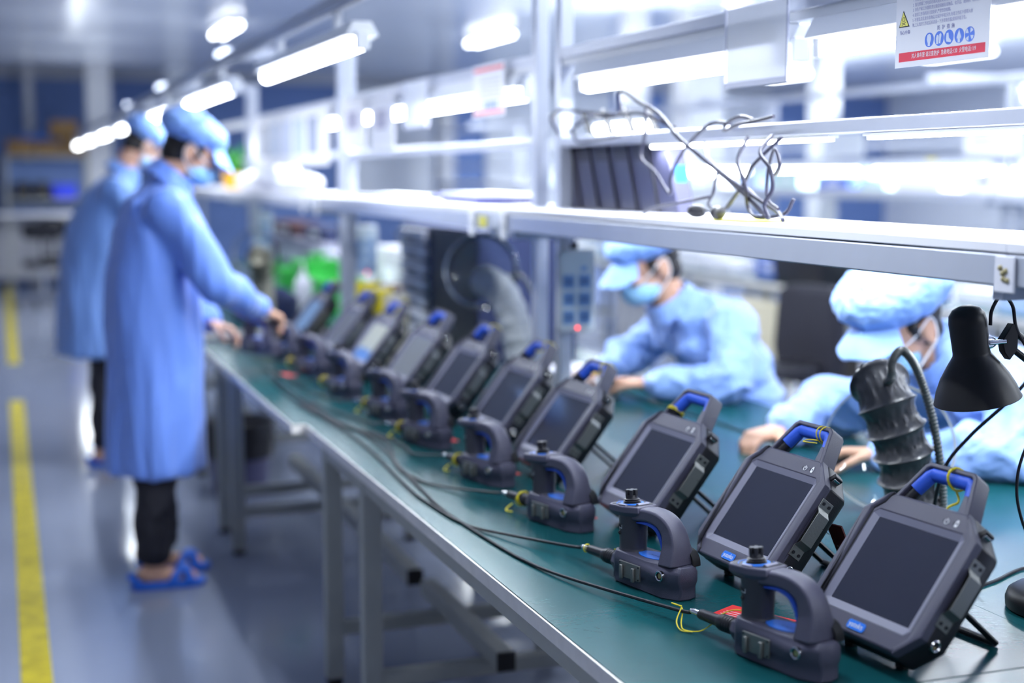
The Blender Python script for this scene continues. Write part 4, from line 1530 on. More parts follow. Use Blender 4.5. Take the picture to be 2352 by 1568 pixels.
tag(cord, 'thin black cord hanging in a loop at the right edge, under the desk lamp', 'cord')
pts = [(1.55, 2.085, TOP + 0.0035), (1.62, 2.085, TOP + 0.0035), (1.70, 2.11, TOP + 0.0035), (1.80, 2.16, TOP + 0.0035), (1.90, 2.18, TOP + 0.0035)]
cord = MB().tube(spline(pts, 6), 0.003, 8).build('cord', M_cable, None, smooth=True)
tag(cord, 'black cord lying on the green bench between the nearest tablet and the lamp base', 'cord')
far = [(2.325, 6.355), (2.10, 5.85), (1.892, 5.325), (1.95, 4.85), (2.003, 4.539), (1.989, 4.187), (2.014, 3.866), (2.024, 3.536), (2.08, 3.30)]
cord = MB().tube(spline([(x, y, TOP + 0.0035) for x, y in far], 6), 0.003, 8).build('cord', M_cable, None, smooth=True)
tag(cord, 'thin dark cord crossing the far green bench towards the nearer seated worker', 'cord')


def duct_mesh(mb, path, rad, ribs, sharp=0.015, n=72):
    P = spline(path, 40)
    L = [0]
    for a, b2 in zip(P, P[1:]):
        L.append(L[-1] + (b2 - a).length)
    m = 150
    pts, rs = [], []
    j = 0
    for i in range(m):
        s = L[-1] * i / (m - 1)
        while L[j + 1] < s and j < len(L) - 2:
            j += 1
        t = (s - L[j]) / max(1e-9, L[j + 1] - L[j])
        pts.append(P[j].lerp(P[j + 1], t))
        ph = (i / (m - 1) * ribs) % 1.0
        rs.append(rad - sharp * (4 * ph * (1 - ph)) ** 0.6)
    o = len(mb.v)
    mb.tube(pts, rs, n)
    for k in range(o, len(mb.v)):
        p = mb.v[k]
        i = (k - o) // n
        if i < m:
            c = pts[i]
            d = p - c
            ph = (i / (m - 1) * ribs) % 1.0
            w = (4 * ph * (1 - ph))
            th = 2 * pi * ((k - o) % n) / n
            rb = int(i / (m - 1) * ribs)
            q = Vector((cos(th) * 3.4, sin(th) * 3.4, rb * 5 + ph * 1.1))
            mb.v[k] = c + d * (1 + w * 0.07 * noise.noise(q * 1.7) + w * 0.055 * noise.noise(q * 3.6))
    return mb


hd = empty('fume_hood', (1.84, 2.60, TOP))


def HV(x, y, z):
    return Vector((x - 1.84, y - 2.60, z - TOP))


hc = HV(1.845, 2.66, 0.895)
hn = Vector((-0.52, -0.84, 0.12)).normalized()
HMx = Matrix.Translation(hc) @ hn.to_track_quat('Z', 'Y').to_matrix().to_4x4()
prof = [(0.034, -0.060), (0.070, -0.052), (0.110, -0.030), (0.140, 0.0), (0.1425, 0.002), (0.1425, -0.001), (0.112, -0.033), (0.072, -0.055), (0.034, -0.063)]
MB().lathe(prof, 56, HMx, close=True).build('clear_dish', M_glass, hd, smooth=True)
MB().lathe([(0.1385, 0.0), (0.1445, 0.003), (0.1445, -0.003), (0.1385, -0.004)], 56, HMx, close=True).build('dish_rim', mat('rim_plastic', (0.75, 0.80, 0.80), 0.15, trans=0.5, ior=1.4), hd, smooth=True)
dp = [HV(1.80, 2.50, 0.755), HV(1.790, 2.50, 0.83), HV(1.765, 2.50, 0.93), HV(1.735, 2.52, 1.03), HV(1.745, 2.57, 1.075)]
duct_mesh(MB(), dp, 0.067, 6.5).build('duct_hose', M_duct, hd, smooth=True)
gp = spline([HV(1.735, 2.53, 1.06), HV(1.706, 2.46, 1.085), HV(1.700, 2.45, 1.120), HV(1.722, 2.45, 1.142), HV(1.752, 2.45, 1.115), HV(1.780, 2.45, 1.060), HV(1.806, 2.45, 0.985), HV(1.826, 2.45, 0.900), HV(1.836, 2.45, 0.82), HV(1.838, 2.45, 0.752)], 40)
gm, gr = [], []
for i, p in enumerate(gp):
    gm.append(p)
    gr.append(0.0095 if (i // 2) % 2 else 0.0078)
MB().tube(gm, gr, 14).build('gooseneck', M_steel, hd, smooth=True)
MB().lathe([(0.0, 0.0), (0.030, 0.0), (0.030, 0.008), (0.014, 0.014), (0.0, 0.014)], 24, Matrix.Translation(HV(1.838, 2.45, TOP))).build('foot_clamp', M_steel, hd, smooth=True)
tag(hd, 'clear dish fume hood with ribbed grey duct and metal gooseneck before the nearer seated worker', 'fume hood')

hd2 = empty('fume_hood', (1.66, 4.90, TOP))
c2 = Vector((-0.02, 0.02, 0.40))
n2 = Vector((-0.55, -0.83, 0.05)).normalized()
H2 = Matrix.Translation(c2) @ n2.to_track_quat('Z', 'Y').to_matrix().to_4x4()
MB().lathe([(0.034, -0.060), (0.070, -0.052), (0.110, -0.030), (0.136, 0.0), (0.1385, 0.002), (0.1385, -0.001), (0.112, -0.033), (0.072, -0.055), (0.034, -0.063)], 48, H2, close=True).build('clear_dish', M_glass, hd2, smooth=True)
MB().lathe([(0.1345, 0.0), (0.1405, 0.003), (0.1405, -0.003), (0.1345, -0.004)], 48, H2, close=True).build('dish_rim', M_glass, hd2, smooth=True)
duct_mesh(MB(), [Vector((0.06, -0.22, 0.0)), Vector((0.05, -0.20, 0.14)), Vector((0.035, -0.16, 0.26)), Vector((0.015, -0.08, 0.34)), Vector((0.0, 0.04, 0.36))], 0.060, 9, 0.006).build('duct_hose', mat('grey_duct', (0.28, 0.30, 0.32), 0.5, bump=0.5, bscale=40), hd2, smooth=True)
MB().tube(spline([Vector((0.02, -0.03, 0.36)), Vector((0.10, -0.10, 0.38)), Vector((0.12, -0.25, 0.20)), Vector((0.10, -0.30, 0.0))], 8), 0.008, 10).build('gooseneck', M_steel, hd2, smooth=True)
tag(hd2, 'farther fume hood with round clear dish before the black cabinet', 'fume hood')

hd3 = empty('fume_hood', (1.19, 7.05, TOP))
n3 = Vector((-0.30, -0.95, 0.05)).normalized()
H3 = Matrix.Translation(Vector((-0.01, 0.0, 0.35))) @ n3.to_track_quat('Z', 'Y').to_matrix().to_4x4()
MB().lathe([(0.045, -0.075), (0.085, -0.060), (0.125, -0.02), (0.128, 0.0), (0.125, 0.0), (0.121, -0.022), (0.083, -0.064), (0.045, -0.079)], 40, H3, close=True).build('clear_dish', M_glass, hd3, smooth=True)
MB().lathe([(0.046, -0.085), (0.050, -0.02), (0.044, -0.02), (0.040, -0.085)], 32, H3, close=True).build('collar', M_black, hd3, smooth=True)
duct_mesh(MB(), [Vector((0.03, 0.06, 0.0)), Vector((0.03, 0.10, 0.15)), Vector((0.03, 0.12, 0.28)), Vector((0.01, 0.06, 0.345))], 0.062, 8, 0.006).build('duct_hose', mat('beige_duct', (0.42, 0.40, 0.30), 0.6), hd3, smooth=True)
tag(hd3, 'farthest fume hood, beige duct mouth with dark centre beside the standing man\'s elbow', 'fume hood')

# ------------------------------------------------------------------ key panels on the posts


def key_panel(x, y, z, label, rz=0.0, on=True):
    r = empty('key_panel', (x, y, z), rz)
    w, h = 0.116, 0.245
    M2 = Matrix.Rotation(pi / 2, 4, 'X')
    MB().prism(rrect(w, h, 0.014, 5), 0.0, 0.022, M2).build('housing', M_ctrlbody, r, bevel=0.003)
    MB().prism(rrect(w * 0.86, h * 0.92, 0.008, 4), 0.022, 0.0226, M2).build('face_plate', mat('panel_face', (0.46, 0.54, 0.60), 0.4), r)
    for i in range(3):
        for j in range(2):
            cx, cy = (-0.026, 0.024)[j], (0.028, -0.025, -0.078)[i]
            k = MB().prism(rrect(0.037, 0.040, 0.004, 3, cx, cy), 0.0226, 0.0236, M2).build('key', M_ctrlkey, r)
            mb = MB()
            for a in range(3):
                mb.prism(rrect(0.007, 0.024 - 0.006 * (a == 1), 0.001, 1, cx - 0.009 + 0.009 * a, cy), 0.0236, 0.0240, M2)
            mb.build('key_print', mat('key_print', (0.06, 0.13, 0.30), 0.5), k)
    MB().prism(rrect(0.018, 0.014, 0.002, 2, 0.022, 0.066), 0.0226, 0.0234, M2).build('maker_mark', M_ctrlkey, r)
    MB().ball((0.002, -0.024, -0.110), 0.0045).build('status_light', M_redled, r, smooth=True)
    MB().box(-0.01, 0.01, -0.005, 0.012, h / 2 - 0.004, h / 2 + 0.02).build('hook', M_black, r, bevel=0.002)
    tag(r, label, 'key panel', 'key panels hung on the rack posts')


key_panel(1.592, 3.905, 1.158, 'grey panel of six blue keys on the post left of the first seated worker')
key_panel(1.675, 6.83, 1.130, 'grey six-key panel above the farther tablets, before the green racks')
key_panel(1.640, 9.50, 1.13, 'farthest bluish key panel, above the beige duct mouth')

# ------------------------------------------------------------------ ribbed black panel and its cables on the near shelf
pn = empty('ribbed_panel', (1.60, 3.60, 1.4))
top_shift = Vector((0.02, 0.105, 0.205))


def PP(u, w, d=0.0):
    """u along the panel (+ = away from the camera), w from foot to top"""
    return Vector((0.0, u * 0.365, 0.0)) + Vector((0.0, 0.085, 0.195)) * w + Vector((-d, 0, 0))


mb = MB()
vs = [PP(-1, 0), PP(1, 0), PP(1, 1), PP(-1, 1)]
vs2 = [v + Vector((0.05, 0, 0)) for v in vs]
mb.add(vs + vs2, [(0, 1, 2, 3), (7, 6, 5, 4), (0, 4, 5, 1), (1, 5, 6, 2), (2, 6, 7, 3), (3, 7, 4, 0)])
mb.build('shell', mat('panel_slate', (0.045, 0.045, 0.085), 0.28), pn, bevel=0.004)
for k in range(5):
    u = -0.72 + 0.36 * k
    a, b2 = PP(u, 0.02, 0.004), PP(u, 0.98, 0.004)
    MB().tube([a, b2], 0.0035, 6, flat=0.9).build('rib', M_black, pn)
for k in range(4):
    for j in range(7):
        u0, u1 = -0.66 + 0.36 * k, -0.66 + 0.36 * k + 0.22
        w = 0.72 + 0.035 * j
        MB().tube([PP(u0, w, 0.001), PP(u1, w, 0.001)], 0.0016, 4).build('vent_slot', M_rubber, pn)
for k in range(5):
    u = 0.80 - 0.40 * k
    f = PP(u, 1.0) + Vector((0.025, 0, -0.004))
    MB().tube([f, f + Vector((-0.01, 0.028, 0.045)), f + Vector((-0.02, 0.045, 0.090))], [0.013, 0.011, 0.008], 8, flat=0.6).build('prong', M_rubber, pn, smooth=True)
MB().tube([PP(0.99, 1.0) + Vector((0.02, 0.04, 0.07)), PP(0.99, 1.0) + Vector((0.02, 0.12, 0.085))], 0.006, 8).build('prong', M_black, pn, smooth=True)
mb = MB().prism(rrect(0.03, 0.07, 0.004, 3), 0, 0.004, Matrix.Translation(PP(-1.0, 0.45) + Vector((0.025, 0.0005, 0))) @ Matrix.Rotation(pi / 2, 4, 'X'))
mb.build('blue_sticker', M_badge, pn)
tag(pn, 'slanted black ribbed panel with prongs standing on the near shelf', 'panel')

tangle = [
    ('flat cable rising from the panel prongs to a peak, then down to the shelf', 0.0048, [(1.56, 3.88, 1.620), (1.55, 3.70, 1.655), (1.53, 3.46, 1.655), (1.52, 3.42, 1.712), (1.50, 3.25, 1.675), (1.47, 3.08, 1.64), (1.46, 2.95, 1.58), (1.50, 2.82, 1.50), (1.50, 2.70, 1.45), (1.49, 2.60, 1.41)]),
    ('cable loop curling in front of the first prongs above the middle beam', 0.0045, [(1.52, 3.84, 1.61), (1.50, 3.86, 1.655), (1.50, 3.80, 1.68), (1.50, 3.62, 1.668), (1.50, 3.40, 1.652), (1.50, 3.25, 1.650), (1.52, 3.10, 1.61)]),
    ('cable drooping over the middle beam face and back up', 0.0040, [(1.53, 3.78, 1.62), (1.535, 3.74, 1.590), (1.535, 3.60, 1.592), (1.535, 3.45, 1.60)]),
    ('thin cable hanging in a deep V before the ribbed panel', 0.0040, [(1.50, 3.22, 1.66), (1.49, 3.20, 1.60), (1.48, 3.20, 1.54), (1.48, 3.12, 1.505), (1.48, 3.04, 1.455), (1.48, 3.03, 1.50), (1.50, 3.0, 1.56), (1.52, 2.92, 1.612), (1.53, 2.84, 1.612)]),
    ('cable hook reaching out to the right over the middle beam', 0.0040, [(1.50, 2.60, 1.618), (1.50, 2.66, 1.612), (1.50, 2.75, 1.606), (1.51, 2.83, 1.596), (1.52, 2.84, 1.612), (1.52, 2.78, 1.624), (1.52, 2.72, 1.616)]),
    ('cable arc falling right from the middle beam to the shelf', 0.0042, [(1.52, 2.64, 1.58), (1.47, 2.60, 1.545), (1.46, 2.54, 1.51), (1.46, 2.53, 1.47), (1.46, 2.56, 1.44), (1.46, 2.54, 1.41)]),
    ('cable crossing the tangle from upper left to lower right', 0.0048, [(1.55, 3.00, 1.57), (1.50, 2.88, 1.53), (1.49, 2.78, 1.495), (1.50, 2.68, 1.455), (1.50, 2.58, 1.425), (1.48, 2.52, 1.402 + 0.006)]),
    ('cable winding down the middle of the tangle', 0.0040, [(1.53, 2.76, 1.58), (1.49, 2.73, 1.53), (1.48, 2.68, 1.48), (1.50, 2.70, 1.43), (1.49, 2.64, 1.41), (1.50, 2.55, 1.42), (1.51, 2.53, 1.45)]),
    ('thin cable loop swinging low on the left side of the tangle', 0.0034, [(1.50, 2.84, 1.51), (1.49, 2.84, 1.46), (1.50, 2.88, 1.43), (1.50, 2.80, 1.425), (1.51, 2.74, 1.47), (1.50, 2.66, 1.45)]),
    ('cable running up between the plugs to the middle beam', 0.0040, [(1.50, 2.80, 1.425), (1.50, 2.72, 1.48), (1.49, 2.66, 1.52), (1.52, 2.60, 1.575)]),
    ('slack cable bulging to the right end of the tangle', 0.0036, [(1.52, 2.64, 1.50), (1.49, 2.57, 1.50), (1.47, 2.52, 1.52), (1.48, 2.56, 1.55), (1.50, 2.62, 1.50), (1.49, 2.60, 1.45), (1.48, 2.54, 1.43)]),
    ('cable stub lying before the foot of the ribbed panel', 0.0040, [(1.47, 3.16, 1.405), (1.46, 3.08, 1.42), (1.47, 2.96, 1.435), (1.49, 2.86, 1.45)]),
]
M_cablegrey = mat('cable_slate', (0.022, 0.022, 0.045), 0.5, spec=0.3)
for nm, rad, pts in tangle:
    o = MB().tube(spline(pts, 8), rad, 8).build('cable', M_cablegrey, None, smooth=True)
    tag(o, nm, 'cable', 'tangled cables on the near rack')
for i, (x, y, z, nm) in enumerate(((1.46, 2.86, 1.418, 'black plug at the left foot of the cable tangle, tilted'), (1.45, 2.74, 1.418, 'black plug lying flat right of the other plug in the tangle'))):
    t = empty('power_plug', (x, y, z), radians(-60 + 90 * i))
    MB().ball((0, 0, 0), (0.026, 0.013, 0.015)).build('plug_body', M_black, t, smooth=True)
    for s in (-1, 1):
        MB().box(0.022, 0.040, s * 0.006 - 0.001, s * 0.006 + 0.001, -0.003, 0.003).build('pin', M_chrome, t)
    tag(t, nm, 'plug', 'plugs in the cable tangle')

# ------------------------------------------------------------------ signs and sheets on the upper beam
SX = 1.5385


def beam_sheet(y0, y1, z0, z1, label, m=M_thin, blank=True):
    r = empty('hung_sheet', (SX, (y0 + y1) / 2, z1))
    h, w = z1 - z0, (y1 - y0) / 2
    MB().box(-0.0012, 0.0, -w + 0.006, w - 0.006, -h + 0.010, -0.004).build('sheet', m, r)
    fr = MB()
    fr.box(-0.003, 0.001, -w, w, -h, -h + 0.012)
    fr.build('sleeve_edge', mat('sleeve_edge', (0.60, 0.62, 0.75), 0.3), r, bevel=0.001)
    for s in (-1, 1):
        MB().box(-0.003, 0.001, s * w - 0.003, s * w + 0.003, -h, 0.0).build('sleeve_side', MATS['sleeve_edge'], r)
    tag(r, label, 'sheet', 'sheets hung from the upper beams')
    return r


beam_sheet(2.616, 2.883, 1.690, 1.866, 'blank white sheet in a clear sleeve hung from the nearest upper beam')
beam_sheet(5.25, 5.585, 1.680, 1.866, 'glowing blank white sheet on the second upper beam')

# the warning sign
sg = empty('warning_sign', (1.536, 2.232, 1.69))
# local frame: u towards the camera (-y), v up, facing -x
UV = Matrix(((0, 0, -1, 0), (-1, 0, 0, 0), (0, 1, 0, 0), (0, 0, 0, 1)))
MB().prism([(0.0, 0.0), (0.262, 0.0), (0.262, 0.37), (0.0, 0.37)], 0.0, 0.0012, UV).build('sheet', M_sign, sg)
MB().prism([(0.012, 0.010), (0.252, 0.010), (0.252, 0.026), (0.012, 0.026)], 0.0012, 0.0016, UV).build('red_band', M_signred, sg)


def SGT(s, size, m, u, v, nm='lettering', align='LEFT', sx=1.0, parent=sg):
    return text_mesh(nm, s, size, m, UV @ Matrix.Translation((u, v, 0.0018)), parent, align=align, depth=0.0001, sx=sx)


SGT('对人体有害 请注意防护  急救电话:120  火警电话:119', 0.0098, M_sign, 0.050, 0.0180, sx=0.80)
SGT('当心中毒', 0.0078, M_signtext, 0.0125, 0.061)
SGT('防  护  措  施', 0.0085, M_signtext, 0.146, 0.0605, align='CENTER')
lines = ['1. 在焊锡电子元件时请佩戴好防护用品。', '2. 执行焊锡工作时应在通风良好处进行,以免吸入有害烟雾,引起中毒。',
         '3. 非生产和工作需要,禁止随意接触有毒物品、化学品、助焊剂、清洗剂。', '4. 进出工作场所应注意防护,严禁饮食吸烟。',
         '5. 不要乱丢乱放有毒物品,以保护环境,另外,有毒工作区不得带入食', '物,工人离开工作区后应清洗一下并更换衣服,保持环境卫生。']
for k, t in enumerate(lines):
    SGT(t, 0.0073, mat('faint_print', (0.52, 0.52, 0.70), 0.6), 0.050, 0.1155 - 0.0088 * k, sx=0.80, nm='small_print')
MB().prism([(0.012, 0.122), (0.252, 0.122), (0.252, 0.150), (0.012, 0.150)], 0.0012, 0.0016, UV).build('title_band', M_signtext, sg)
tr = MB().prism([(0.010, 0.071), (0.041, 0.071), (0.0225, 0.100)], 0.0012, 0.0018, UV).build('warning_triangle', mat('sign_black', (0.03, 0.03, 0.03), 0.5), sg)
MB().prism([(0.0126, 0.0728), (0.0383, 0.0728), (0.0225, 0.0968)], 0.0018, 0.0021, UV).build('triangle_field', M_signyellow, tr)
mb = MB()
mb.ring([(0.0245 + 0.0042 * cos(a), 0.0845 + 0.0042 * sin(a)) for a in [2 * pi * k / 16 for k in range(16)]],
        [(0.0245 + 0.0034 * cos(a), 0.0845 + 0.0034 * sin(a)) for a in [2 * pi * k / 16 for k in range(16)]], 0.0021, 0.0024, UV)
for s in (-1, 1):
    mb.prism([(0.0245 - s * 0.0060, 0.0748), (0.0245 - s * 0.0052, 0.0742), (0.0245 + s * 0.0060, 0.0792), (0.0245 + s * 0.0052, 0.0798)], 0.0021, 0.0024, UV)
mb.build('skull_and_bones', MATS['sign_black'], tr)


def disc(cx, cy, r, a, b2, n=28):
    return [(cx + r * cos(2 * pi * k / n), cy + r * sin(2 * pi * k / n)) for k in range(n)]


for k, cx in enumerate((0.100, 0.128, 0.155, 0.183, 0.211)):
    d = MB().prism(disc(cx, 0.0425, 0.0125, 0, 0), 0.0012, 0.0017, UV).build('pictogram_disc', M_signblue, sg)
    mb = MB()
    z0, z1 = 0.0017, 0.0020

    def pr(pts):
        mb.prism([(cx + a, 0.0425 + b2) for a, b2 in pts], z0, z1, UV)
    if k == 0:      # hooded mask
        pr([(-0.006, 0.001), (-0.005, 0.008), (0.0, 0.0105), (0.005, 0.008), (0.006, 0.001), (0.003, -0.006), (0.003, -0.0105), (-0.003, -0.0105), (-0.003, -0.006)])
    elif k == 1:    # gloves
        pr([(-0.007, -0.009), (-0.001, -0.009), (0.000, 0.003), (-0.002, 0.007), (-0.006, 0.006), (-0.008, 0.001)])
        pr([(0.001, -0.008), (0.004, -0.009), (0.006, 0.001), (0.007, 0.006), (0.004, 0.009), (0.001, 0.007)])
    elif k == 2:    # boot
        pr([(-0.006, 0.007), (-0.001, 0.008), (0.001, -0.001), (0.007, -0.006), (0.006, -0.009), (-0.006, -0.007), (-0.007, -0.002)])
    elif k == 3:    # protective suit
        pr([(-0.002, 0.006), (0.0, 0.0105), (0.002, 0.006), (0.006, -0.002), (0.005, -0.006), (0.003, -0.003), (0.003, -0.0115), (-0.003, -0.0115), (-0.003, -0.003), (-0.005, -0.006), (-0.006, -0.002)])
    else:           # fan
        for j in range(4):
            a0 = j * pi / 2 + 0.9
            pr([(0.003 * cos(a0), 0.003 * sin(a0)), (0.011 * cos(a0 - 0.35), 0.011 * sin(a0 - 0.35)), (0.0115 * cos(a0), 0.0115 * sin(a0)), (0.011 * cos(a0 + 0.45), 0.011 * sin(a0 + 0.45))])
    mb.build('pictogram', mat('pictogram_white', (0.72, 0.78, 0.92), 0.5), d)
tag(sg, 'white warning sign with red band, yellow skull triangle and five blue pictograms', 'sign')

s2 = empty('warning_sign', (1.5375, 4.69, 1.69))
MB().prism([(0.0, 0.0), (0.32, 0.0), (0.32, 0.172), (0.0, 0.172)], 0.0, 0.0012, UV).build('sheet', M_sign, s2)
MB().prism([(0.010, 0.010), (0.31, 0.010), (0.31, 0.020), (0.010, 0.020)], 0.0012, 0.0016, UV).build('red_band', M_signred, s2)
MB().prism([(0.010, 0.150), (0.31, 0.150), (0.31, 0.162), (0.010, 0.162)], 0.0012, 0.0016, UV).build('title_band', M_signred, s2)
mb = MB()
for k in range(6):
    mb.prism([(0.07, 0.062 + 0.013 * k), (0.28, 0.062 + 0.013 * k), (0.28, 0.067 + 0.013 * k), (0.07, 0.067 + 0.013 * k)], 0.0012, 0.0015, UV)
mb.build('small_print', MATS['faint_print'], s2)
for k in range(4):
    MB().prism(disc(0.13 + 0.035 * k, 0.038, 0.013, 0, 0), 0.0012, 0.0016, UV).build('pictogram_disc', M_signblue, s2)
tag(s2, 'farther white warning sign with red bands, left of the double post', 'sign')

for y0, y1, nm in ((6.24, 6.70, 'white notice with a dark picture, nearest the double post of the third rack'), (5.74, 6.14, 'white notice with a purple-grey picture on the second rack')):
    r = empty('notice', (1.5375, y1, 1.602 if y0 < 6 else 1.615))
    w = y1 - y0
    MB().prism([(0, 0), (w, 0), (w, 0.235), (0, 0.235)], 0, 0.0015, UV).build('sheet', M_sign, r)
    MB().prism([(w * 0.22, 0.09), (w * 0.72, 0.09), (w * 0.72, 0.17), (w * 0.22, 0.17)], 0.0015, 0.0018, UV).build('picture', mat('notice_picture', (0.28, 0.27, 0.42), 0.5), r)
    tag(r, nm, 'notice', 'notices on the racks')
r = empty('notice_board', (1.533, 9.15, 1.545))
MB().prism([(0, 0), (2.2, 0), (2.2, 0.30), (0, 0.30)], 0, 0.006, UV).build('board', M_sign, r, bevel=0.002)
for k in range(5):
    u = 0.25 + 0.36 * k
    sh_ = MB().prism([(u, 0.06), (u + 0.26, 0.06), (u + 0.26, 0.25), (u, 0.25)], 0.006, 0.007, UV).build('poster', mat('poster_tone_%d' % k, ((0.30, 0.34, 0.45), (0.45, 0.55, 0.75), (0.55, 0.62, 0.82), (0.5, 0.6, 0.78), (0.28, 0.32, 0.45))[k], 0.5), r)
tag(r, 'long white notice board with bluish posters on the third rack', 'notice board')

# clips and sticker on the shelf edge, bag of screws at the shelf end
for y, nm in ((4.275, 'white plastic clip left of the yellow sticker on the shelf edge'), (3.975, 'white plastic clip right of the yellow sticker on the shelf edge'), (6.95, 'left white clip on the far shelf joint'), (6.62, 'right white clip on the far shelf joint')):
    t = empty('shelf_clip', (1.399, y, 1.33))
    MB().box(-0.008, 0.0, -0.022, 0.022, -0.022, 0.058).build('clip_plate', M_white, t, bevel=0.003)
    MB().cyl((-0.008, 0, 0.018), (-0.010, 0, 0.018), 0.005, 12).build('screw', M_chrome, t)
    tag(t, nm, 'clip', 'white clips on the shelf edge')
t = bbox(1.3975, 1.3995, 4.14, 4.22, 1.338, 1.372).build('sticker', mat('yellow_sticker', (0.65, 0.60, 0.10), 0.5), None)
tag(t, 'yellow sticker on the aluminium shelf edge between two white clips', 'sticker')
t = empty('parts_bag', (1.398, 1.76, 1.38))
MB().prism([(0.002, -0.055), (0.048, -0.055), (0.046, 0.0), (0.004, 0.0)], 0.0, 0.005, UV).build('bag', mat('milky_bag', (0.78, 0.78, 0.86), 0.25), t, bevel=0.002)
for k, (u, v) in enumerate(((0.018, -0.018), (0.024, -0.026), (0.030, -0.022), (0.026, -0.034), (0.034, -0.036))):
    MB().ball(UV @ Vector((u, v, 0.0055)), 0.0045, None, 10, 6).build('screw', mat('brass_screw', (0.38, 0.33, 0.18), 0.4, metal=0.5), t, smooth=True)
tag(t, 'small milky bag of brass screws taped to the right end of the shelf edge', 'parts bag')

# ------------------------------------------------------------------ goods on and under the near racks


def carton(x0, x1, y0, y1, z0, z1, label, m=None, cat='box', group=None, lid=None):
    cx, cy = (x0 + x1) / 2, (y0 + y1) / 2
    r = empty('carton' if cat == 'box' else cat.replace(' ', '_'), (cx, cy, z0))
    w, d, h = (x1 - x0) / 2, (y1 - y0) / 2, z1 - z0
    m = m or M_brown
    MB().prism([(-w, -d), (w, -d), (w, d), (-w, d)], 0.0, h * 0.97, None, [(-w, -d), (w, -d), (w, d), (-w, d)]).build('body', m, r, bevel=0.004)
    lm = lid or m
    for s in (-1, 1):
        MB().box(min(s * 0.003, s * w), max(s * 0.003, s * w), -d, d, h * 0.97, h).build('flap', lm, r, bevel=0.001)
    MB().box(-w - 0.0006, -w, -d * 0.4, d * 0.3, h * 0.35, h * 0.7).build('paper_label', M_paper if m is not M_paper else M_bezel, r)
    tag(r, label, cat, group)
    return r


def tray(x0, x1, y0, y1, z0, z1, m, label, group=None, name='parts_bin'):
    r = empty(name, ((x0 + x1) / 2, (y0 + y1) / 2, z0))
    w, d, h = (x1 - x0) / 2, (y1 - y0) / 2, z1 - z0
    o1 = rrect(2 * w * 0.92, 2 * d * 0.92, 0.02, 3)
    o2 = rrect(2 * w, 2 * d, 0.02, 3)
    i2 = rrect(2 * w - 0.012, 2 * d - 0.012, 0.016, 3)
    i1 = rrect(2 * w * 0.92 - 0.012, 2 * d * 0.92 - 0.012, 0.016, 3)
    mb = MB()
    loops(mb, [(o1, 0.0), (o2, h), (i2, h), (i1, 0.006)], Matrix.Identity(4), True, True)
    mb.build('tub', m, r, smooth=True)
    mb = MB()
    mb.ring(rrect(2 * w + 0.014, 2 * d + 0.014, 0.025, 3), o2, h - 0.012, h + 0.001)
    mb.build('rim', m, r)
    tag(r, label, 'bin', group)
    return r


def pile(x, y, z, rx, ry, n, label, m, rz=0.0, name='paper_stack', cat='papers', cover=None):
    r = empty(name, (x, y, z), rz)
    rnd = random.Random(int(x * 100 + y * 37))
    zz = 0
    for k in range(n):
        t = 0.008 + 0.006 * rnd.random()
        dx, dy, a = rnd.uniform(-0.02, 0.02), rnd.uniform(-0.03, 0.03), rnd.uniform(-0.15, 0.15)
        MB().prism([(-rx, -ry), (rx, -ry), (rx, ry), (-rx, ry)], zz, zz + t, Matrix.Translation((dx, dy, 0)) @ Matrix.Rotation(a, 4, 'Z')).build('folder' if k % 2 else 'sheaf', cover[k % len(cover)] if cover else m, r, bevel=0.001)
        zz += t + 0.0005
    tag(r, label, cat)
    return r


# black cabinet with pale drawers
cb = empty('drawer_cabinet', (1.98, 5.88, TOP))
MB().box(-0.22, 0.20, -0.56, 0.56, 0.0, 0.53).build('carcass', M_navy, cb, bevel=0.004)
MB().box(-0.224, -0.2205, -0.55, 0.05, 0.01, 0.52).build('side_sheet', M_black, cb)
for k in range(7):
    d = MB().box(-0.250, -0.221, 0.12, 0.50, 0.02 + 0.072 * k, 0.075 + 0.072 * k).build('drawer', mat('drawer_silver', (0.80, 0.82, 0.90), 0.35), cb, bevel=0.004)
    MB().box(-0.262, -0.250, 0.22, 0.40, 0.036 + 0.072 * k, 0.046 + 0.072 * k).build('pull', M_navy, d, bevel=0.002)
tag(cb, 'tall black cabinet with a column of silver drawers under the second shelf', 'cabinet')
# yellow tape rolls behind the tablet with the lit screen
for k, (x, y, m, nm) in enumerate(((1.415, 5.72, M_yellow, 'left yellow tape roll'), (1.435, 5.60, M_yellow, 'right yellow tape roll'), (1.48, 5.52, M_beige, 'beige tape roll'))):
    t = empty('tape_roll', (x, y, TOP))
    MB().lathe([(0.028, 0.0), (0.052, 0.0), (0.052, 0.31 - 0.02 * k), (0.028, 0.31 - 0.02 * k)], 28, None, close=True).build('tape', m, t, smooth=True)
    MB().lathe([(0.025, 0.0), (0.028, 0.0), (0.028, 0.312 - 0.02 * k), (0.025, 0.312 - 0.02 * k)], 28, None, close=True).build('core', M_white, t, smooth=True)
    tag(t, nm + ' standing behind the tablet with the lit picture', 'tape roll', 'rolls behind the lit tablet')
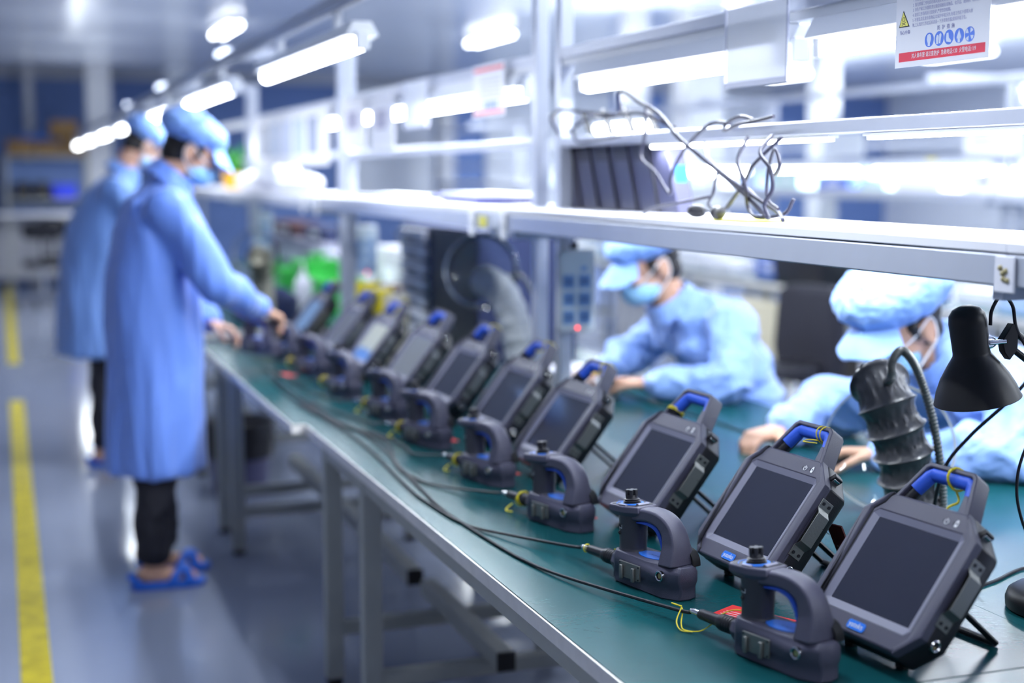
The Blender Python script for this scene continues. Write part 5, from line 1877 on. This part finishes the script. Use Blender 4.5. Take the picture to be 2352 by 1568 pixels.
# green parts racks, white squeeze bottle, dark unit
for k, (x0, x1, y0, y1, z1, nm) in enumerate(((1.62, 1.86, 7.55, 7.95, 0.93, 'near'), (1.62, 1.88, 8.0, 8.5, 0.99, 'middle'), (1.60, 1.80, 8.55, 8.95, 0.92, 'far'))):
    tray(x0, x1, y0, y1, TOP, z1, M_greenpl, '%s green plastic parts bin in the row beyond the white bottle' % nm, 'green parts bins on the far bench')
for k, (x, y, z) in enumerate(((1.70, 8.2, 0.99), (1.78, 8.35, 0.99))):
    t = empty('green_reel', (x, y, z + 0.0005))
    MB().lathe([(0.012, 0), (0.05, 0), (0.05, 0.004), (0.02, 0.006), (0.02, 0.040), (0.05, 0.042), (0.05, 0.046), (0.012, 0.046)], 24, None, close=True).build('spool', M_greenpl, t, smooth=True)
    t.location.z = 0.99 + 0.002
    tag(t, 'small green reel on the middle green parts bin, %s' % ('left one' if k else 'right one'), 'reel', 'green reels')
o = MB().box(-0.05, 0.05, -0.09, 0.09, 0.0004, 0.004).build('yellow_card', mat('card_yellow', (0.85, 0.80, 0.10), 0.5), None)
o.location = (1.50, 2.70, 1.4003)
tag(o, 'yellow card lying on the near shelf under the tangled cables', 'card')
o = tabs[1]
Ms = o.matrix_world.inverted()
vs = [Vector(p) for p in ((1.395, 2.200, 0.868), (1.405, 2.165, 0.868), (1.455, 2.165, 0.756), (1.445, 2.200, 0.756))]
vs2 = [p + Vector((0.003, 0.001, 0.001)) for p in vs]
MB().add([Ms @ p for p in vs + vs2], [(0, 1, 2, 3), (7, 6, 5, 4), (0, 4, 5, 1), (1, 5, 6, 2), (2, 6, 7, 3), (3, 7, 4, 0)]).build('hand_strap', mat('strap_dark_red', (0.10, 0.012, 0.015), 0.7, bump=0.5, bscale=200), o)['label'] = 'dark red woven strap'
bt = empty('squeeze_bottle', (1.52, 7.6, TOP))
MB().lathe([(0.0, 0.0), (0.045, 0.0), (0.048, 0.006), (0.048, 0.15), (0.044, 0.175), (0.020, 0.205), (0.014, 0.21), (0.0, 0.21)], 28).build('bottle', M_bottle, bt, smooth=True)
MB().lathe([(0.016, 0.205), (0.016, 0.225), (0.008, 0.235), (0.003, 0.285), (0.0, 0.285)], 18).build('nozzle', M_bottle, bt, smooth=True)
tag(bt, 'white squeeze bottle with pointed nozzle before the green parts bins', 'bottle')
du = empty('test_unit', (1.27, 7.35, TOP), radians(12))
mb = MB()
loops(mb, [(rrect(0.26, 0.34, 0.05, 4), 0.0), (rrect(0.26, 0.34, 0.05, 4), 0.12), (rrect(0.16, 0.24, 0.05, 4), 0.17)], Matrix.Identity(4), True, True)
mb.build('housing', M_navy, du, bevel=0.004)
MB().box(-0.135, -0.130, -0.10, 0.10, 0.03, 0.10).build('front_grille', M_black, du)
tag(du, 'dark rounded machine on the bench behind the standing man\'s hand', 'machine')
bo = empty('test_unit', (1.75, 6.9, TOP))
MB().box(-0.12, 0.12, -0.09, 0.09, 0.0, 0.20).build('housing', mat('brown_case', (0.16, 0.10, 0.07), 0.6), bo, bevel=0.006)
MB().box(-0.125, -0.12, -0.06, 0.06, 0.04, 0.16).build('front_plate', M_bezel, bo)
tag(bo, 'small brown cased device under the farther grey key panel', 'machine')
rd = empty('red_dispenser', (1.97, 5.43 - 0.25, TOP))
MB().lathe([(0.0, 0.0), (0.035, 0.0), (0.035, 0.08), (0.02, 0.10), (0.02, 0.12), (0.0, 0.12)], 20).build('bottle', mat('amber_bottle', (0.7, 0.25, 0.15), 0.2), rd, smooth=True)
MB().lathe([(0.024, 0.10), (0.026, 0.14), (0.018, 0.16), (0.0, 0.16)], 20).build('cap', M_redcap, rd, smooth=True)
tag(rd, 'small bottle with bright red cap left of the lower double post', 'bottle')
ws = empty('white_folder', (2.03, 4.93, TOP), radians(20))
MB().box(-0.15, 0.15, -0.20, 0.20, 0.0003, 0.004).build('sheet', M_paper, ws)
MB().box(-0.15, 0.15, 0.06, 0.20, 0.0045, 0.012).build('fold', M_paper, ws, bevel=0.001)
tag(ws, 'white papers on the far bench by the first seated worker\'s hands', 'papers')

# things on the shelf: documents, white bags, plant
pile(1.60, 4.80, 1.4005, 0.10, 0.28, 3, 'stack of blue and white folders on the second shelf beside the post', M_paper, 0.05, 'document_stack', 'folders',
     [M_black, mat('folder_blue', (0.08, 0.08, 0.50), 0.4), M_paper])
pile(1.60, 5.95, 1.4005, 0.10, 0.30, 1, 'flat white sheets lying on the second shelf, left of the folders', M_paper, 0.0)
for k, (x, y, rx, ry, rz_) in enumerate(((1.56, 7.9, 0.12, 0.34, 0.055), (1.58, 8.6, 0.13, 0.40, 0.085), (1.56, 9.3, 0.11, 0.30, 0.060))):
    mb = MB()
    mb.ball((0, 0, rz_ * 0.9), (rx, ry, rz_), None, 28, 16)
    o = mb.build('white_bag', M_board, None, remesh=0.016, relax=2, disp=fine(0.018, 12))
    o.location = (x, y, 1.4005)
    tag(o, ('nearest', 'biggest, middle', 'farthest')[k] + ' of the crumpled white bags on the third shelf', 'bag', 'white bags on the third shelf')
pt = empty('potted_plant', (1.52, 10.0, 1.4005))
MB().lathe([(0.0, 0.0), (0.055, 0.0), (0.075, 0.11), (0.068, 0.11), (0.055, 0.02), (0.0, 0.02)], 20).build('pot', M_orange, pt, smooth=True)
mb = MB()
rnd = random.Random(3)
for k in range(34):
    a, e, L = rnd.uniform(0, 2 * pi), rnd.uniform(0.5, 1.4), rnd.uniform(0.12, 0.28)
    d = Vector((cos(a) * cos(e), sin(a) * cos(e), sin(e)))
    s_ = d.cross(Vector((0, 0, 1))).normalized()
    p = Vector((0, 0, 0.08))
    q = [p + s_ * 0.008, p + d * L * 0.5 + s_ * 0.022, p + d * L, p + d * L * 0.5 - s_ * 0.022, p - s_ * 0.008]
    mb.add(q, [(0, 1, 3, 4), (1, 2, 3)])
mb.build('leaves', M_leaf, pt)
tag(pt, 'green plant in an orange yellow pot on the shelf beside the standing man\'s peak', 'plant')
# waste bin under the far end of the bench
wb = empty('waste_bin', (1.02, 6.72, 0.0))
MB().lathe([(0.0, 0.0), (0.13, 0.0), (0.16, 0.27), (0.155, 0.27), (0.125, 0.01), (0.0, 0.01)], 28).build('bucket', mat('violet_bucket', (0.10, 0.10, 0.20), 0.5), wb, smooth=True)
MB().lathe([(0.163, 0.17), (0.175, 0.25), (0.170, 0.34), (0.160, 0.345), (0.150, 0.33), (0.150, 0.27)], 28).build('black_liner', M_black, wb, smooth=True)
tag(wb, 'waste bin with black liner on the floor under the benches', 'waste bin')

bench(1.5805, 2.34, 9.34, 12.2, 'farthest green workbench of the near row, carrying the long grey machine', (9.5, 11.9), 1.95)
carton(2.02, 2.32, 9.42, 11.9, TOP + 0.0005, 1.04, 'long lilac grey machine housing at the far end of the near row', mat('lilac_grey_case', (0.42, 0.42, 0.52), 0.5), cat='machine')
carton(2.04, 2.28, 10.4, 11.6, 1.0405, 1.13, 'dark maroon case lying on the long grey machine', mat('maroon_case', (0.07, 0.02, 0.02), 0.6), cat='case')
carton(2.04, 2.28, 9.45, 10.2, 1.0405, 1.14, 'navy case lying on the near end of the long grey machine', M_navy, cat='case')
carton(2.00, 2.30, 8.55, 9.2, TOP + 0.0005, 1.00, 'pale lilac box on the far bench behind the green bins', mat('lilac_box', (0.55, 0.54, 0.66), 0.5), cat='box')
carton(1.98, 2.30, 7.2, 7.9, TOP + 0.0005, 1.10, 'light grey cabinet on the far bench behind the farther key panel', mat('light_grey_case', (0.50, 0.50, 0.54), 0.5), cat='cabinet')
tray(1.90, 2.2, 6.6, 6.95, TOP, 0.93, mat('olive_tub', (0.30, 0.30, 0.04), 0.5), 'olive tub on the far bench left of the black cabinet')

# ------------------------------------------------------------------ second and third rows of benches
XR2 = 5.72


def cheap_rack(xc, y0, y1, label):
    return rack(xc, y0, y1, label)


SN = ('nearest', 'second', 'third', 'fourth', 'fifth')
for i in range(5):
    y0 = 4.2 + 2.9 * i
    rack(XR2, y0, y0 + 2.82, 'white aluminium rack in the second bench row, %s from the camera' % SN[i])
    bench(5.0, 5.70, y0, y0 + 2.88, 'grey edged bench in the second row, %s from the camera, near side' % SN[i], (y0 + 0.1, y0 + 2.7), 5.35)
    bench(5.74, 6.44, y0, y0 + 2.88, 'grey edged bench in the second row, %s from the camera, far side' % SN[i], (y0 + 0.1, y0 + 2.7), 6.1)
    for j in range(2 if i < 3 else 0):
        yy = y0 + 0.15 + 1.35 * j
        batten('second row lamp below the middle beam, rack %s, %s half' % (SN[i], 'farther' if j else 'nearer'), XR2 - 0.05, yy, yy + 1.2, 1.549, group='tube lamps of the second row', r=0.020)
        area('row_lamp_light', (XR2 - 0.05, yy + 0.6, 1.490), 0.06, 1.2, 10)
    if i in (0, 2):
        batten('lamp over the second row aisle side, %s from the camera' % SN[i // 2], 5.15, y0 + 0.9, y0 + 2.1, 1.935, group='high tube lamps of the second row', hang=0.06)
        area('row_lamp_light', (5.15, y0 + 1.5, 1.878), 0.06, 1.2, 12)
        area('row_uplight_fill', (5.15, y0 + 1.5, 2.12), 0.06, 1.2, 38, (pi, 0, 0))  # added upward fill, lightens the ceiling and background over the second row
r2 = empty('overhead_rail', (5.15, 11.0, 2.0))
MB().box(-0.02, 0.02, -6.8, 7.6, -0.005, 0.035).build('rail', M_alu, r2, bevel=0.003)
tag(r2, 'aluminium rail hung over the aisle side of the second bench row', 'rail')
XR3 = 9.6
for i in range(3):
    y0 = 7.5 + 3.9 * i
    rack(XR3, y0, y0 + 3.8, 'white rack in the third bench row far at the right, %s from the camera' % SN[i])
    bench(8.88, 9.58, y0, y0 + 3.86, 'bench in the third row far at the right, %s from the camera' % SN[i], (y0 + 0.1, y0 + 3.6), 9.2)
    for j in range(2):
        yy = y0 + 0.3 + 1.8 * j
        batten('third row lamp, rack %s, %s half' % (SN[i], 'farther' if j else 'nearer'), XR3 - 0.05, yy, yy + 1.2, 1.549, group='tube lamps of the third row', r=0.022)
        area('row_lamp_light', (XR3 - 0.05, yy + 0.6, 1.490), 0.06, 1.2, 12)
        area('row_uplight_fill', (XR3, yy + 0.6, 2.15), 0.06, 1.2, 60, (pi, 0, 0))  # added fill over the rack, no lamp at this height; brightens ceiling and walls

rnd = random.Random(11)
pal = [('white', M_board), ('pale blue', mat('tub_pale_blue', (0.45, 0.58, 0.85), 0.5)), ('white', M_paper), ('blue', mat('tub_blue', (0.12, 0.2, 0.6), 0.5)),
       ('grey', M_wallgrey), ('white', M_board), ('white', M_board), ('mint', mat('tub_mint', (0.55, 0.75, 0.70), 0.5))]
ORDN = ['first', 'second', 'third', 'fourth', 'fifth', 'sixth', 'seventh', 'eighth', 'ninth', 'tenth', 'eleventh', 'twelfth', 'thirteenth', 'fourteenth', 'fifteenth', 'sixteenth', 'seventeenth', 'eighteenth', 'nineteenth', 'twentieth']
y = 4.5
k = 0
while y < 17 and k < 18:
    w = rnd.uniform(0.22, 0.55)
    h = rnd.uniform(0.06, 0.16)
    c, m = rnd.choice(pal)
    carton(5.58, 5.82, y, y + w, 1.4005, 1.4005 + h, '%s box on the second row shelf, %s from the camera' % (c, ORDN[k]), m, group='boxes on the second row shelf')
    y += w + rnd.uniform(0.05, 0.35)
    k += 1
y = 4.4
k = 0
while y < 16 and k < 18:
    w = rnd.uniform(0.25, 0.6)
    h = rnd.uniform(0.08, 0.34)
    c, m = rnd.choice(pal)
    x0 = rnd.uniform(5.15, 5.3)
    carton(x0, x0 + 0.25, y, y + w, TOP + 0.0005, TOP + h, '%s equipment box on the second row bench, %s from the camera' % (c, ORDN[k]), m, group='equipment on the second row bench')
    y += w + rnd.uniform(0.08, 0.4)
    k += 1
y = 8.0
k = 0
while y < 18 and k < 12:
    w = rnd.uniform(0.3, 0.7)
    c, m = rnd.choice(pal)
    carton(9.48, 9.72, y, y + w, 1.4005, 1.4005 + rnd.uniform(0.08, 0.2), '%s box on the third row shelf, %s from the camera' % (c, ORDN[k]), m, group='boxes on the third row shelf')
    y += w + rnd.uniform(0.2, 0.5)
    k += 1
# papers hung on the second row, yellow tag, blue sleeve
for k, (y0, y1, z0, z1, m, nm) in enumerate(((6.0, 6.55, 1.62, 1.83, M_sign, 'white printed sheet at the right end of the second row'), (7.0, 7.5, 1.62, 1.82, M_sign, 'white sheet hung in the second row, right of the yellow tag'),
                                             (8.6, 9.1, 1.62, 1.80, M_wallgrey, 'grey sheet hung in the second row, left of the yellow tag'), (9.8, 10.4, 1.61, 1.82, M_sign, 'white sheet hung in the middle of the second row'),
                                             (11.2, 11.9, 1.61, 1.80, M_sign, 'farthest white sheet hung in the second row'), (7.78, 7.88, 1.50, 1.60, M_yellow, 'yellow tag hung on a post of the second row'))):
    r = empty('hung_sheet' if m is not M_yellow else 'yellow_tag', (XR2 - 0.035, y1, z0))
    w, h = y1 - y0, z1 - z0
    MB().prism([(0, 0), (w, 0), (w, h), (0, h)], 0, 0.002, UV).build('sheet', m, r)
    if m is M_sign:
        mb = MB()
        for j in range(3):
            mb.prism([(w * 0.15, h * (0.25 + 0.2 * j)), (w * 0.85, h * (0.25 + 0.2 * j)), (w * 0.85, h * (0.33 + 0.2 * j)), (w * 0.15, h * (0.33 + 0.2 * j))], 0.002, 0.0025, UV)
        mb.build('print', MATS['faint_print'], r)
    tag(r, nm, 'sheet' if m is not M_yellow else 'tag')
# yellow lidded black tub, dark and beige things behind the nearer seated worker
t = tray(5.05, 5.45, 8.1, 8.75, TOP, TOP + 0.20, M_black, 'black tub with bright yellow contents on the second row bench')
mb = MB().ball((0, 0, 0.20), (0.18, 0.29, 0.07), None, 24, 12)
o = mb.build('yellow_bundle', mat('yellow_film', (0.75, 0.80, 0.03), 0.4), None, remesh=0.012, relax=1, disp=fine(0.010, 20))
o.location = (5.25, 8.42, TOP + 0.01)
tag(o, 'bright yellow bundle heaped in the black tub behind the bouffant cap', 'bundle')
ch = empty('draped_chair', (4.15, 6.75, 0.0), radians(15))
mb = MB()
loops(mb, [(rrect(0.08, 0.42, 0.03, 4), 0.35), (rrect(0.12, 0.48, 0.04, 4), 0.55), (rrect(0.10, 0.44, 0.04, 4), 0.86), (rrect(0.05, 0.30, 0.02, 4), 0.90)], Matrix.Identity(4), True, True)
mb.build('draped_jacket', M_trouser, ch, bevel=0.01)
MB().lathe([(0.0, 0.42), (0.20, 0.42), (0.21, 0.45), (0.20, 0.48), (0.0, 0.485)], 24, Matrix.Translation((-0.22, 0, 0))).build('seat', M_black, ch, smooth=True)
MB().cyl((-0.22, 0, 0.08), (-0.22, 0, 0.42), 0.025, 14).build('gas_post', M_chrome, ch, smooth=True)
for k in range(5):
    a = 2 * pi * k / 5
    MB().tube([(-0.22, 0, 0.09), (-0.22 + 0.26 * cos(a), 0.26 * sin(a), 0.05), (-0.22 + 0.27 * cos(a), 0.27 * sin(a), 0.0)], 0.016, 8).build('foot', M_black, ch, smooth=True)
MB().box(-0.03, 0.0, -0.03, 0.03, 0.44, 0.60).build('back_bracket', M_black, ch)
tag(ch, 'dark chair draped with a black jacket in the aisle between the seated workers', 'chair')
carton(4.55, 4.95, 8.3, 8.9, 0.0, 0.64, 'tall beige board box standing under the second row bench edge', M_beige)
carton(5.1, 5.5, 7.3, 7.9, 0.0, 0.45, 'dark box with tan top under the second row bench', M_black, lid=M_beige)
# a third worker far off, bent over the second row
far_p = dict(seat1)
far_p.update(head=(0.40, 0, 1.20), neck=(0.28, 0, 1.09), coat_parts=[], vox=0.009, coatm=M_coat, capm=M_cap)
person('person', 'blurred worker in a blue coat at the right edge, seen between the shelves', (4.72, 5.15, 0.0), 0.0, far_p)
t = empty('stool', (4.70, 5.15, 0))
MB().lathe([(0.0, 0.40), (0.17, 0.40), (0.18, 0.41), (0.175, 0.432), (0.0, 0.435)], 28).build('seat', M_black, t, smooth=True)
for k in range(4):
    a = pi / 4 + k * pi / 2
    MB().tube([(0.11 * cos(a), 0.11 * sin(a), 0.40), (0.17 * cos(a), 0.17 * sin(a), 0.0)], 0.012, 8).build('leg', M_steelpaint, t, smooth=True)
tag(t, 'stool under the blurred worker at the right edge', 'stool')

# ------------------------------------------------------------------ far left corner: store shelf, counter, chairs
sf = empty('store_shelf', (0.60, 20.55, 0.0))
for x in (-0.52, 0.52):
    for y in (-0.2, 0.2):
        MB().box(x - 0.02, x + 0.02, y - 0.02, y + 0.02, 0, 1.74).build('upright', M_steelpaint, sf)
for z in (0.45, 1.14, 1.72):
    MB().box(-0.55, 0.55, -0.23, 0.23, z, z + 0.03).build('shelf', M_steelpaint, sf, bevel=0.003)
MB().box(-0.54, 0.54, 0.215, 0.225, 0.5, 1.70).build('back_panel', M_wall, sf)
tag(sf, 'tall store shelf against the blue back wall at the far left', 'shelf unit')
for k, (x0, x1, z0, z1, m, nm) in enumerate(((0.10, 0.44, 1.7505, 1.96, M_brown, 'left brown carton on top of the far store shelf'), (0.46, 0.78, 1.7505, 1.93, M_brown, 'middle brown carton on top of the far store shelf'),
                                             (0.80, 1.12, 1.7505, 1.98, M_brown, 'right brown carton on top of the far store shelf'), (0.66, 1.02, 1.984, 2.22, M_brown, 'brown carton stacked highest on the far store shelf'),
                                             (0.30, 0.62, 1.9645, 2.03, mat('box_blue', (0.03, 0.10, 0.38), 0.6), 'flat blue box lying on the cartons of the far store shelf'))):
    carton(x0, x1, 20.35, 20.72, z0, z1, nm, m, group='cartons on the far store shelf')
tray(0.66, 0.98, 20.36, 20.7, 1.1705, 1.36, M_bluebin, 'bright blue bin on the middle board of the far store shelf')
for k, (x0, x1) in enumerate(((0.20, 0.38), (0.45, 0.62))):
    carton(x0, x1, 20.4, 20.7, 1.1705, 1.40, ('left' if k == 0 else 'right') + ' black case on the middle board of the far store shelf', M_black, cat='case')
ct = empty('counter', (0.3, 19.4, 0.0))
MB().box(-0.9, 0.85, -0.30, 0.30, 0.97, 1.0).build('worktop', M_board, ct, bevel=0.004)
for x in (-0.85, -0.2, 0.45, 0.80):
    MB().box(x - 0.02, x + 0.02, -0.27, -0.23, 0, 0.97).build('leg', M_steelpaint, ct)
    MB().box(x - 0.02, x + 0.02, 0.23, 0.27, 0, 0.97).build('leg', M_steelpaint, ct)
MB().box(-0.86, 0.80, 0.20, 0.22, 0.15, 0.95).build('back_sheet', mat('counter_sheet', (0.45, 0.45, 0.48), 0.6), ct)
tag(ct, 'white topped counter in front of the far store shelf', 'counter')


def office_chair(x, y, rz_, label):
    r = empty('office_chair', (x, y, 0.0), rz_)
    MB().prism(rrect(0.44, 0.46, 0.10, 4), 0.44, 0.51).build('seat', M_black, r, bevel=0.015)
    MB().prism(rrect(0.44, 0.20, 0.08, 4, 0, 0), -0.02, 0.03, Matrix.Translation((0, 0.24, 0.86)) @ Matrix.Rotation(radians(80), 4, 'X')).build('backrest', M_black, r, bevel=0.01)
    MB().tube([(0, 0.18, 0.46), (0, 0.27, 0.52), (0, 0.26, 0.84)], 0.018, 8).build('back_post', M_black, r, smooth=True)
    MB().cyl((0, 0, 0.08), (0, 0, 0.44), 0.025, 12).build('gas_post', M_chrome, r, smooth=True)
    for k in range(5):
        a = 2 * pi * k / 5
        f = MB().tube([(0, 0, 0.10), (0.28 * cos(a), 0.28 * sin(a), 0.07)], 0.018, 8).build('foot', M_chrome, r, smooth=True)
        MB().ball((0.28 * cos(a), 0.28 * sin(a), 0.028), 0.028).build('castor', M_black, f, smooth=True)
    tag(r, label, 'office chair')
    return r


office_chair(0.42, 17.3, pi, 'black office chair with chrome feet in the far left aisle')
office_chair(0.72, 18.3, pi * 0.8, 'second black office chair, half hidden behind the workers')
